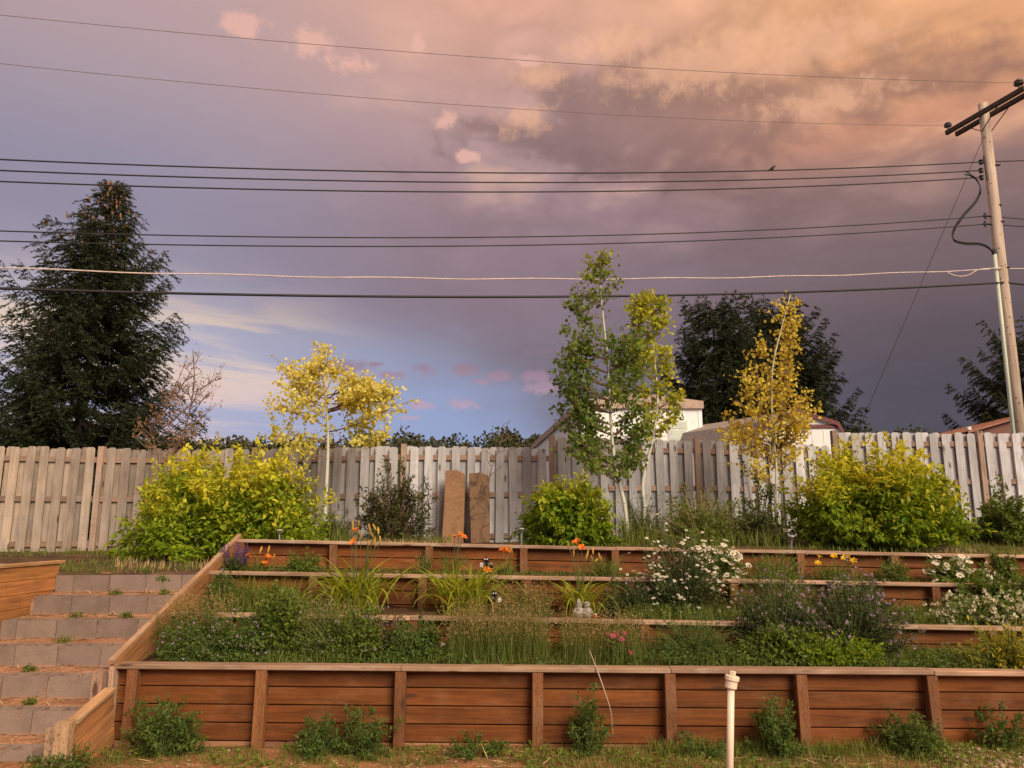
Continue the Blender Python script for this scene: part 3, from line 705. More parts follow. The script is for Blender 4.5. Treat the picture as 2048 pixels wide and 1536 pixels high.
iL = cA - ang * .93 - side * .17 + Vector((0, 0, .06)); iR = cA + ang * 1.12 - side * .17 + Vector((0, 0, .06))
insulator(iL); insulator(iR, 1.15); insulator(cA + ang * 1.15 + side * .17 + Vector((0, 0, .06)))
# secondary rack with spool insulators
rk = pole_at(340) + Vector((-.2, -.06, 0))
a = at(1966, 318, Yp - .05); b = at(1972, 362, Yp - .05)
timber('bracket', (a.x + .02, Yp - .1, b.z), (a.x - .0, Yp - .1, a.z + .06), .05, .03, M_arm, (.3, .3, .3), ut, up=(0, 1, 0))
rack = []
for u, v in ((1962, 324), (1962, 341), (1963, 355)):
    q = at(u, v, Yp - .1); rack.append(q)
    pr = [(-.055, .05), (-.03, .055), (-.015, .03), (.015, .03), (.03, .055), (.055, .05)]
    Acc().add(*tube([(q.x, q.y, q.z + h) for h, _ in pr], [r for _, r in pr], 10)).build('spool_insulator', M_black, ut)
for u, v in ((1972, 432), (1972, 448)):
    q = at(u, v, Yp - .14); Acc().add(*tube([(q.x - .06, q.y, q.z), (q.x + .12, q.y, q.z)], .03, 8)).add(*tube([(q.x - .02, q.y, q.z - .07), (q.x - .02, q.y, q.z + .07)], .025, 8)).build('cable_clamp', M_black, ut)
for u, v in ((1995, 410), (2001, 443), (1993, 330), (2012, 535), (2010, 565)):
    q = at(u, v, Yp - .1); Acc().add(*tube([(q.x - .03, q.y, q.z), (q.x + .09, q.y, q.z)], .025, 6)).build('bolt', M_black, ut)
# conduit riser up the pole and the cable loop
cd = [at(u, v, Yp - .12) for u, v in ((1989, 508), (2008, 690), (2026, 880))]; cd[2].z = 1.6
Acc().add(*tube(cd, .045, 10)).build('conduit', M_cond, ut, True)
q = cd[0]; Acc().add(*tube([q, q + Vector((-.01, 0, .12))], [.06, .05], 8)).build('weatherhead', M_black, ut)
for i, off in enumerate((0, 2, -2)):
    pts = [at(u + off * .4, v + off, Yp - .16 - .02 * i) for u, v in ((1930, 341 + 5 * i), (1950, 356), (1961, 378), (1951, 404), (1926, 432), (1907, 462), (1908, 480), (1930, 487), (1958, 488), (1975, 494), (1988, 506))]
    Acc().add(*tube(curve_pts(pts, 6), .014, 5)).build('drop_cable', M_black, ut, True)
# overhead wires, from the pole out of the picture
def wire(p, label, r, m, YL=12.5, right=None, wav=0., name='overhead_wire', start=None, n=70):
    (u0, v0), (u1, v1), (u2, v2) = p
    C = start or at(u2, v2, Yp - .1); A = at(u0, v0, YL)
    # depth is linear between the ends, height a parabola through the middle point
    def pos(f, v=None): return A.lerp(C, f)
    lo, hi = 0., 1.
    for _ in range(40):
        f = (lo + hi) / 2; q = A.lerp(C, f)
        uu = 1024 + FPX * q.x / (q.y * math.cos(TH) + (q.z - CZ) * math.sin(TH))
        if uu < u1: lo = f
        else: hi = f
    q = A.lerp(C, f); B = at(u1, v1, q.y); k = (B.z - q.z) / (f * (1 - f))
    pts = []
    for i in range(n + 1):
        g = -.45 + 1.45 * i / n; s = A.lerp(C, g); s.z += k * g * (1 - g)
        if wav: s.z += wav * math.sin(g * 46) * (1 if g < .95 else 0)
        pts.append(s)
    a = Acc().add(*tube(pts, r, 5))
    if right:
        for (ur, vr, sag) in right:
            D = at(ur, vr, Yp + 1); E = C + (D - C) * 4; pr = []
            for i in range(13):
                g = i / 12; s = C.lerp(E, g); s.z -= sag * g * (1 - g); pr.append(s)
            a.add(*tube(pr, r, 5))
    return tag(a.build(name, m, None, True), label, 'wire', 'overhead wires')
WI = [([(0, 30), (1024, 119), (2018, 155)], 'thin pale overhead wire highest in the sky', .006, M_dull, None, 0, iR + Vector((-.1, 0, .13))),
      ([(0, 127), (1024, 217), (1880, 257)], 'thin pale overhead wire second from the top, to the far crossarm end', .006, M_dull, None, 0, iL + Vector((-.06, 0, .1))),
      ([(0, 319), (1024, 346), (1962, 324)], 'black overhead wire topmost of the close group of three', .015, M_black, [(2048, 320, .1)], 0, None),
      ([(0, 341), (1024, 365), (1962, 341)], 'black overhead wire in the middle of the close group of three', .015, M_black, None, 0, None),
      ([(0, 363), (1024, 384), (1962, 355)], 'black overhead wire lowest of the close group of three', .015, M_black, None, 0, None),
      ([(0, 462), (1024, 474), (1975, 432)], 'black overhead wire upper of the middle pair', .013, M_black, [(2048, 437, .1)], 0, None),
      ([(0, 482), (1024, 491), (1975, 448)], 'black overhead wire lower of the middle pair', .013, M_black, [(2048, 452, .1)], 0, None),
      ([(0, 536), (1024, 558), (2005, 537)], 'pale wavy overhead cable just above the thickest black one', .013, M_pale, [(2048, 536, .1)], .012, None),
      ([(0, 577), (1024, 594), (2010, 565)], 'thick black overhead cable lowest of all', .026, M_black, [(2048, 568, .1)], 0, None)]
for p, lab, r, m, rt, wv, stt in WI: wire(p, lab, r, m, 12.5, rt, wv, start=stt)
pts = [at(u, v, Yp - .2) for u, v in ((1892, 543), (1905, 550), (1922, 553), (1940, 549), (1956, 540), (1985, 537), (2004, 536))]
Acc().add(*tube(curve_pts(pts, 6), .017, 5)).build('slack_loop', M_pale, ut, True)
g0 = pole_at(275) + Vector((-.12, -.1, 0)); g1 = at(1735, 818, 15.6)
g2 = g0 + (g1 - g0) * 1.2
gw = thing('guy_wire', 'thin slanting guy wire with a black strain insulator beside the utility pole', 'guy wire', tuple(g2))
Acc().add(*tube([g0, g1, g2], .007, 5)).build('strand', M_black, gw)
q = g0.lerp(g1, 1.005); d = (g1 - g0).normalized()
Acc().add(*tube([q - d * .09, q - d * .06, q + d * .0, q + d * .03], [.03, .045, .045, .03], 10)).build('strain_insulator', M_black, gw, True)
# small bird on the topmost of the three wires
wq = at(1545, 344.5, 16.1); bz = at(1545, 337, 16.1)
bird = Acc(); B0 = bz
bird.add(*tube([B0 + Vector((-.10, 0, -.05)), B0 + Vector((-.05, 0, -.02)), B0 + Vector((-.01, 0, .0)), B0 + Vector((.02, 0, .035)), B0 + Vector((.04, 0, .055)), B0 + Vector((.055, 0, .055)), B0 + Vector((.08, 0, .05))], [.006, .02, .035, .03, .022, .02, .003], 8))
bird.add(*tube([B0 + Vector((0, .01, -.02)), B0 + Vector((0, .01, -.08))], .004, 4)); bird.add(*tube([B0 + Vector((0, -.01, -.02)), B0 + Vector((0, -.01, -.08))], .004, 4))
tag(bird.build('bird', M_black, None, True), 'tiny dark bird perched on an overhead wire', 'bird')

# ------------------------------------------------------------------ trees
M_spruce = leafmat('spruce_needles', (.022, .032, .013), (.040, .052, .019), (.11, .08, .033), .12, .75)
M_cone = plain('spruce_cone', (.20, .105, .05), .8, 0, .3, 20.)
def spruce(name, label, Y, axis_u, prof, v_top, z_base, seed, density=1., tips=.25, cones=True, tuft=.16, skew=0., whorl=.42, vary=(.72, 1.12), group='spruce trees beyond the fence'):
    """prof: image row -> half width in pixels; built round a trunk at depth Y"""
    r = np.random.default_rng(seed)
    top = at(axis_u, v_top, Y); H = top.z - z_base; cx0 = top.x
    rows = [(at(axis_u, v, Y).z, h * Y / FPX * 1.02) for v, h in prof]; rows.sort()
    zs = np.array([a for a, _ in rows]); rs = np.array([b for _, b in rows])
    t = thing(name, label, 'tree', (cx0 - skew, Y, z_base), group)
    ax = lambda z: cx0 - skew * (1 - (z - z_base) / H)
    trunk = [(ax(z), Y, z) for z in np.linspace(z_base - .2, top.z - .1, 9)]
    Acc().add(*tube(trunk, np.linspace(.028 * H * .6, .02, 9), 8)).build('trunk', M_bark_d, t, True)
    wood = Acc(); P_, D_, N_, L_, t_ = [], [], [], [], []
    nb = int(150 * density * (H / 11))
    cone_p = []
    for i in range(nb):
        z = z_base + H * (.05 + .94 * ((i + r.uniform(0, 1)) / nb) ** 1.06)
        z = z_base + round((z - z_base) / whorl) * whorl + r.normal(0, .05) if z < top.z - .8 else z
        Rz = float(np.interp(z, zs, rs))
        a = i * 2.39996 + r.uniform(-.4, .4)
        Lb = Rz * r.uniform(*vary) * (1 if r.uniform() > .12 else .7)
        if Lb < .12: Lb = .12
        tt = (z - z_base) / H
        rise = np.interp(tt, [0, .5, .85, 1], [-.02, .12, .5, 1.3]) + r.uniform(-.12, .12)
        out = np.array([math.cos(a), math.sin(a), 0.])
        s = np.linspace(0, 1, 7)[:, None]
        path = np.array([[ax(z), Y, z]]) + out * (Lb * s) + np.array([[0, 0, 1.]]) * Lb * (rise * s - .62 * s * (1 - s) + .20 * s ** 3)
        wood.add(*tube(path, np.linspace(.012 + .012 * Lb, .004, 7), 4, False))
        nt_ = max(5, int(Lb * 13 * density ** .3))
        for k in range(nt_):
            f = .12 + .88 * (k + r.uniform(0, 1)) / nt_
            p = path[min(int(f * 6), 5)] + (path[min(int(f * 6) + 1, 6)] - path[min(int(f * 6), 5)]) * (f * 6 - int(min(f * 6, 5.999)))
            sd_ = 1 if k % 2 else -1
            sidev = np.array([-out[1], out[0], 0]) * sd_
            tl = (.16 + .40 * Lb * (1 - f) * .8 + .12) * r.uniform(.7, 1.25)
            dr = unit(out * r.uniform(.5, 1.1) + sidev * r.uniform(.5, 1.1) + np.array([0, 0, r.uniform(-.5, .12)]))
            m = max(4, int(tl / .04))
            q = p + dr * (np.linspace(0, 1, m)[:, None] * tl) + np.array([[0, 0, -.25]]) * tl * (np.linspace(0, 1, m)[:, None] ** 2)
            for _ in range(3):
                rd = r.normal(0, 1, (m, 3)); rd[:, 2] -= .45
                P_.append(q); D_.append(unit(dr[None] * 1.0 + rd * .42)); N_.append(r.normal(0, 1, (m, 3))); L_.append(r.uniform(.6, 1.1, m) * tuft)
                e = np.clip((f - .75) * 3, 0, 1) * np.linspace(.3, 1, m) * tips * (.4 + .8 * tt)
                t_.append(e * r.uniform(.2, 1.2))
        m = 5; q = path[-1] + r.normal(0, .03, (m, 3)); P_.append(q); D_.append(unit(out[None] + r.normal(0, .5, (m, 3)))); N_.append(r.normal(0, 1, (m, 3))); L_.append(np.full(m, tuft)); t_.append(np.full(m, tips * r.uniform(0, 1)))
        if cones and tt > .72:
            for _ in range(int(5 * (tt - .5) * 2)): cone_p.append(path[r.integers(3, 7)] + r.normal(0, .06, 3))
    wood.build('branches', M_bark_d, t)
    P = np.concatenate(P_); V, T = leaves(P, np.concatenate(D_), np.concatenate(N_), np.concatenate(L_), NA, .95)
    tn = np.repeat(np.concatenate(t_), 4)
    o = mesh_np('crown', V, T, M_spruce, t, tn); o['kind'] = 'stuff'
    if cone_p:
        ac = Acc()
        for c in cone_p: ac.add(*tube([c, c + np.array([0, 0, -.05]), c + np.array([0, 0, -.13]), c + np.array([0, 0, -.17])], [.01, .035, .032, .006], 5, False))
        ac.build('cones', M_cone, t)['kind'] = 'stuff'
    return t
spruce('spruce_tree', 'tall dense dark spruce with brown cones at its tip', 22., 232, [(366, 4), (385, 15), (400, 22), (450, 44), (520, 92), (600, 140), (680, 164), (760, 178), (850, 194), (1000, 205), (1060, 190)], 366, 1.4, 11, 1.65, .25, True, .14, .5, vary=(.7, 1.15))
spruce('spruce_tree', 'ragged dark spruce behind the mobile home, nearer the green aspens', 31., 1425, [(612, 10), (640, 40), (670, 62), (700, 80), (760, 95), (850, 100), (1000, 115)], 614, 1.4, 12, 1.25, .2, False, .19, vary=(.7, 1.2), whorl=.6)
spruce('spruce_tree', 'wide dark spruce directly behind the yellow aspen and the shed', 33., 1545, [(628, 10), (660, 62), (700, 88), (760, 96), (800, 118), (850, 140), (1000, 150)], 630, 1.4, 13, 1.45, .2, False, .19, vary=(.7, 1.2), whorl=.6)
spruce('spruce_tree', 'spruce with drooping branches behind the utility pole', 34., 2052, [(690, 30), (720, 90), (760, 100), (800, 122), (850, 125), (1000, 140)], 680, 1.4, 14, 1.0, .45, False, .19, vary=(.6, 1.25), whorl=.6)

M_asp = leafmat('aspen_green', (.125, .215, .045), (.185, .28, .055), (.66, .64, .05), .5)
M_aspy = leafmat('aspen_yellow', (.84, .74, .16), (.88, .82, .30), (.50, .54, .08), .5)
M_aspo = leafmat('aspen_gold', (.74, .60, .08), (.80, .70, .13), (.50, .30, .07), .48)
M_dead = leafmat('dry_leaf', (.36, .20, .10), (.46, .28, .15), (.25, .12, .06), .3)
def birchmat():
    m, b, bs, nt = new_mat('aspen_bark'); tc = b.n('ShaderNodeTexCoord').outputs['Object']; s3 = b.n('ShaderNodeSeparateXYZ'); nt.links.new(tc, s3.inputs[0])
    n1 = b.noise(b.vec(b.m('MULTIPLY', s3.outputs[0], 3.), b.m('MULTIPLY', s3.outputs[1], 3.), b.m('MULTIPLY', s3.outputs[2], 14.)), 2.2, 4, .6)
    c = b.mix(b.mr(n1, .60, .68), (.56, .54, .44, 1), (.10, .085, .07, 1)); b.put(bs.inputs['Base Color'], c); bs.inputs['Roughness'].default_value = .8; return m
M_birch = birchmat()
def leafy_tree(name, label, Y, stems, crown, nbr, lpb, L, m, seed, tint=0., tsd=.2, tm=RO, depth=.8, bark=None, group=None, r0=.035, bw=.45, cat='tree', tfun=None, limbs=None, sub=9, spr=1.):
    """stems: pixel paths of the trunks; crown: rows (v, u_left, u_right) the leaves fill"""
    r = np.random.default_rng(seed); bark = bark or M_birch
    base = at(stems[0][0][0], stems[0][0][1], Y); base.z = ground_z(base.x, Y)
    t = thing(name, label, cat, tuple(base), group)
    paths = []
    for j, sp_ in enumerate(stems):
        pts = [at(u, v, Y + .12 * j) for u, v in sp_]; pts[0].z = ground_z(pts[0].x, Y) - .05
        P = np.array(curve_pts(pts, 5)); paths.append(P)
        Acc().add(*tube(P, np.linspace(r0, .006, len(P)) * (1 if j == 0 else .8), 7)).build('trunk', bark, t, True)
    cv = np.array([c[0] for c in crown]); cl_ = np.array([c[1] for c in crown]); cr_ = np.array([c[2] for c in crown])
    vs = np.linspace(cv[0], cv[-1], 200); wd = np.interp(vs, cv, cr_ - cl_) + 8; pr = wd / wd.sum()
    wood = Acc(); P_, D_, N_, L_, t_ = [], [], [], [], []
    curves = []
    if limbs:
        for lb in limbs:
            q = [np.array(at(u, v, Y)) for u, v in lb]; dy_l = r.uniform(-.35, .35)
            q[1][1] += dy_l * .5; q[2][1] += dy_l; curves.append((q[0], 2 * q[1] - .5 * (q[0] + q[2]), q[2]))
    for i in range(nbr):
        v = r.choice(vs, p=pr); a, b = np.interp(v, cv, cl_), np.interp(v, cv, cr_); mid = (a + b) / 2; hw_ = (b - a) / 2
        rr_ = r.uniform(.55, 1.06); an = r.choice([0, math.pi]) + r.normal(0, .75)
        e = at(mid + hw_ * rr_ * math.cos(an), v, Y); e.y += hw_ * Y / FPX * depth * rr_ * math.sin(an)
        e = np.array(e)
        TP = paths[r.integers(len(paths))]
        hd = np.linalg.norm(TP[:, :2] - e[:2], axis=1); want = e[2] - hd * bw - .05
        k = int(np.argmin(np.abs(TP[:, 2] - want) + .2 * hd)); s0 = TP[k]
        curves.append((s0, s0 * .45 + e * .55 + np.array([0, 0, -.10 * np.linalg.norm(e - s0)]), e))
    for (s0, ctrl, e) in curves:
        s = np.linspace(0, 1, 6)[:, None]; path = s0 * (1 - s) ** 2 + 2 * ctrl * s * (1 - s) + e * s ** 2
        ll = np.linalg.norm(e - s0); wood.add(*tube(path, np.linspace(.006 + .006 * ll, .003, 6), 3, False))
        tb = tint + r.normal(0, tsd) + (tfun(e) if tfun else 0)
        for q in range(max(3, int(sub * (.35 + ll)))):
            f = 1. if q == 0 else r.uniform(.35, 1)
            p0 = s0 * (1 - f) ** 2 + 2 * ctrl * f * (1 - f) + e * f ** 2; p1 = p0 + r.normal(0, 1, 3) * np.array([.10, .10, .07]) * spr + np.array([0, 0, .05]) + (e - s0) / (ll + 1e-6) * .06
            wood.add(*tube([p0, (p0 + p1) / 2 + r.normal(0, .01, 3), p1], [.004, .003, .002], 3, False))
            n = max(2, int(lpb * r.uniform(.6, 1.4))); g = r.uniform(.25, 1.05, n)[:, None]
            P_.append(p0 * (1 - g) + p1 * g + r.normal(0, .035, (n, 3))); d = r.normal(0, 1, (n, 3)); d[:, 2] -= .5
            D_.append(d); N_.append(r.normal(0, 1, (n, 3))); L_.append(r.uniform(.7, 1.2, n) * L)
            t_.append(np.clip(tb + r.normal(0, tsd * .5, n), 0, 1))
    for TP in paths[:1]:
        zc = at(1024, cv[-1], Y).z; q = TP[TP[:, 2] > zc]
        for k in range(len(q) - 1):
            n = int(lpb * .8); f = r.uniform(0, 1, n)[:, None]
            P_.append(q[k] * (1 - f) + q[k + 1] * f + r.normal(0, .05, (n, 3))); D_.append(r.normal(0, 1, (n, 3)) + np.array([0, 0, .2])); N_.append(r.normal(0, 1, (n, 3))); L_.append(r.uniform(.7, 1.2, n) * L)
            t_.append(np.clip(tint + r.normal(0, tsd, n) + (tfun(q[k]) if tfun else 0), 0, 1))
    wood.build('branches', M_twig, t)
    V, T = leaves(np.concatenate(P_), np.concatenate(D_), np.concatenate(N_), np.concatenate(L_), tm)
    o = mesh_np('crown', V, T, m, t, np.repeat(np.concatenate(t_), len(tm[0]))); o['kind'] = 'stuff'
    return t
leafy_tree('aspen_tree', 'tall green-leaved aspen with a pale leaning trunk, tallest of the young trees', 11.2, [[(1258, 1064), (1249, 1010), (1232, 940), (1222, 850), (1215, 720), (1202, 590), (1200, 508)]],
           [(506, 1193, 1207), (535, 1185, 1225), (580, 1158, 1242), (640, 1130, 1255), (700, 1128, 1280), (755, 1098, 1290), (800, 1112, 1300), (850, 1130, 1300), (895, 1118, 1300), (930, 1150, 1290), (950, 1165, 1255)], 125, 7, .058, M_asp, 21, .02, .1, tfun=lambda e: .22 * max(0, e[2] - 4.6))
leafy_tree('aspen_tree', 'yellow-green aspen growing close beside the tall green one', 11.5, [[(1290, 1066), (1288, 1010), (1286, 960), (1305, 880), (1315, 800), (1308, 700), (1305, 580)]],
           [(576, 1304, 1316), (610, 1262, 1332), (650, 1262, 1335), (700, 1268, 1330), (745, 1265, 1345), (790, 1275, 1352), (830, 1275, 1375), (850, 1290, 1350), (880, 1270, 1320)], 66, 8, .058, M_asp, 22, .62, .25)
leafy_tree('aspen_tree', 'golden-yellow slender aspen in front of the dark spruce and the shed', 11.6, [[(1557, 1064), (1550, 1010), (1553, 940), (1545, 850), (1545, 740), (1562, 660), (1580, 592)], [(1562, 1064), (1564, 1000), (1560, 950), (1552, 900)]],
           [(590, 1574, 1588), (630, 1552, 1590), (680, 1515, 1585), (715, 1485, 1582), (735, 1442, 1600), (775, 1500, 1580), (800, 1465, 1615), (830, 1440, 1650), (870, 1460, 1610), (905, 1460, 1600), (950, 1480, 1600)], 70, 6, .054, M_aspo, 23, .12, .18, r0=.024)
leafy_tree('young_tree', 'bright yellow-leaved young tree rising behind the shrub on the steps side', 11.3, [[(648, 1070), (652, 990), (656, 900), (655, 840), (650, 760), (646, 708)]],
           [(703, 638, 654), (735, 585, 680), (765, 575, 725), (775, 570, 785), (810, 560, 795), (822, 545, 790), (845, 600, 720), (870, 545, 730), (895, 560, 770)], 16, 9, .055, M_aspy, 24, .10, .12, bw=.3, limbs=[[(655, 855), (605, 832), (546, 820)], [(652, 825), (720, 800), (792, 815)], [(650, 800), (605, 765), (578, 738)], [(650, 800), (705, 778), (772, 782)], [(648, 770), (642, 735), (647, 705)], [(655, 885), (600, 872), (548, 868)], [(656, 892), (700, 872), (735, 868)], [(652, 810), (690, 772), (728, 772)], [(650, 815), (610, 795), (590, 770)], [(651, 830), (690, 810), (745, 822)], [(650, 800), (660, 760), (680, 740)], [(653, 840), (625, 800), (610, 760)], [(656, 900), (620, 895), (590, 885)], [(656, 895), (720, 890), (775, 880)], [(651, 820), (740, 795), (770, 800)], [(650, 790), (630, 760), (622, 742)]], sub=18, spr=1.15, tfun=lambda e: .5 * max(0, 3.45 - e[2]))
leafy_tree('withered_tree', 'sparse withered sapling with dry brown leaves behind the yellow-green shrub', 11.6, [[(340, 1060), (345, 930), (372, 850), (388, 770), (386, 700)], [(330, 1060), (318, 930), (300, 860)]],
           [(720, 372, 400), (750, 360, 445), (800, 345, 430), (850, 275, 425), (880, 260, 370), (915, 275, 350), (960, 300, 340)], 30, 4, .042, M_dead, 25, .2, .2, OV, bark=M_twig, r0=.02, bw=.8)
# bare twig sapling by the stone slabs
r = np.random.default_rng(7); t = thing('bare_sapling', 'thin leafless sapling in front of the rough stone slab', 'sapling', tuple(at(960, 1078, 11.9)))
trunkp = [at(u, v, 11.9) for u, v in ((960, 1080), (972, 1010), (981, 945), (995, 905), (1008, 865), (1020, 838))]
Acc().add(*tube(curve_pts(trunkp, 5), np.linspace(.012, .003, 26), 5)).build('trunk', M_twig, t)
ac = Acc()
for (a_, b_, c_) in (((984, 935), (972, 915), (975, 898)), ((995, 905), (1030, 895), (1058, 888)), ((1000, 885), (1030, 870), (1040, 890)), ((981, 950), (1005, 930), (1018, 912)), ((1012, 855), (1005, 850), (1022, 843)), ((990, 912), (968, 900), (962, 885))):
    ac.add(*tube(curve_pts([at(u, v, 11.9 + r.uniform(-.15, .15)) for u, v in (a_, b_, c_)], 4), np.linspace(.006, .002, 9), 3, False))
ac.build('branches', M_twig, t)

# treeline on the far ridge
M_far = leafmat('far_foliage', (.05, .055, .022), (.075, .078, .032), (.10, .095, .042), .1, .9)
r = np.random.default_rng(31); P_, L_, t_ = [], [], []
for i in range(800):
    x = r.uniform(-270, 330); y = r.uniform(215, 335); R = r.uniform(2.2, 4.4); h = R * r.uniform(1.1, 1.9); z0 = far_z(x, y) - .5
    n = 110; d = unit(r.normal(0, 1, (n, 3))); k = (r.uniform(.35, 1, n) ** .5 * (1 + .22 * np.sin(d[:, 0] * 5 + i) * np.cos(d[:, 2] * 6 + i)))[:, None]
    P_.append(np.array([x, y, z0 + h * .55]) + d * k * np.array([R, R, h * .55])); L_.append(r.uniform(.7, 1.5, n)); t_.append(np.full(n, r.uniform(0, .6)))
P = np.concatenate(P_); V, T = leaves(P, r.normal(0, 1, P.shape), r.normal(0, 1, P.shape), np.concatenate(L_), DI, 1.3)
tag(mesh_np('treeline', V, T, M_far, None, np.repeat(np.concatenate(t_), 4)), 'dark wooded ridge on the horizon beyond the fence', 'woods', None, 'stuff')

# ------------------------------------------------------------------ shrubs on the upper strip
M_dog = leafmat('dogwood_leaf', (.15, .26, .012), (.25, .37, .018), (.70, .66, .06), .45)
M_dog2 = leafmat('dogwood_leaf_green', (.12, .23, .010), (.20, .32, .016), (.66, .62, .05), .45)
M_lilac = leafmat('dark_shrub_leaf', (.06, .075, .025), (.095, .105, .035), (.14, .13, .04), .3)
M_weed = leafmat('weed_leaf', (.10, .165, .022), (.15, .22, .03), (.26, .28, .05), .38)
M_feather = leafmat('feathery_leaf', (.075, .14, .028), (.12, .19, .035), (.20, .22, .05), .38)
M_dkgreen = leafmat('dark_leaf', (.05, .08, .024), (.08, .11, .032), (.13, .13, .05), .33)
M_grassg = leafmat('green_grass', (.11, .185, .022), (.17, .24, .035), (.36, .30, .10), .42)
M_tan = leafmat('tan_grass', (.34, .22, .09), (.42, .29, .13), (.17, .17, .04), .35)
M_lily = leafmat('lily_leaf', (.22, .28, .02), (.32, .38, .03), (.52, .50, .06), .45)
M_straw = leafmat('straw', (.48, .32, .15), (.58, .42, .22), (.36, .2, .09), .1)
M_orange = leafmat('orange_petal', (.80, .20, .02), (.86, .27, .035), (.85, .50, .05), .35, .5)
M_yellow = leafmat('yellow_petal', (.86, .50, .02), (.90, .60, .05), (.9, .7, .2), .35, .5)
M_bud = leafmat('lily_bud', (.62, .40, .10), (.55, .30, .06), (.40, .36, .06), .25)
M_daisy = leafmat('white_petal', (.80, .74, .64), (.86, .80, .70), (.75, .68, .5), .25)
M_cream = leafmat('cream_flower', (.66, .62, .48), (.74, .70, .56), (.45, .45, .25), .25)
M_eye = plain('flower_eye', (.62, .40, .04), .8)
M_lilacf = leafmat('lilac_flower', (.36, .25, .38), (.46, .34, .46), (.55, .45, .5), .3)
M_purple = leafmat('purple_flower', (.10, .045, .15), (.15, .07, .20), (.2, .12, .2), .2)
M_wine = leafmat('wine_flower', (.15, .05, .06), (.22, .08, .09), (.25, .15, .1), .2)
M_pink = leafmat('pink_petal', (.75, .03, .22), (.80, .07, .3), (.8, .15, .4), .3)

def dome_paths(r, base, rx, ry, h, n, lump=.16, spread=.25, fill=.55, skew=0., upright=.0):
    """shoots from the base out to a lumpy dome; returns quadratic Bezier triples"""
    ph = r.uniform(0, 6.28, 6); th = r.uniform(0, 2 * np.pi, n); sz = r.uniform(0.02, 1, n) ** .8
    el_ = np.arcsin(np.clip(sz, 0, 1))
    k = 1 + lump * (np.sin(2 * th + ph[0]) * .5 + np.sin(5 * th + 3 * el_ + ph[1]) * .6 + np.sin(9 * th + 7 * el_ + ph[2]) * .4)
    k = k * r.uniform(fill, 1, n) ** .5
    e = np.stack([base[0] + rx * np.cos(el_) ** .8 * np.cos(th) * k + skew * sz, base[1] + ry * np.cos(el_) ** .8 * np.sin(th) * k, base[2] + np.maximum(.04, h * sz * k)], 1)
    b = np.stack([base[0] + (e[:, 0] - base[0]) * spread * r.uniform(.3, 1.2, n), base[1] + (e[:, 1] - base[1]) * spread * r.uniform(.3, 1.2, n), np.full(n, base[2])], 1)
    c = b * .45 + e * .55; c[:, 2] = b[:, 2] + (e[:, 2] - b[:, 2]) * (.78 + upright)
    return b, c, e
def bez(b, c, e, f): f = f[:, None]; return b * (1 - f) ** 2 + 2 * c * f * (1 - f) + e * f * f
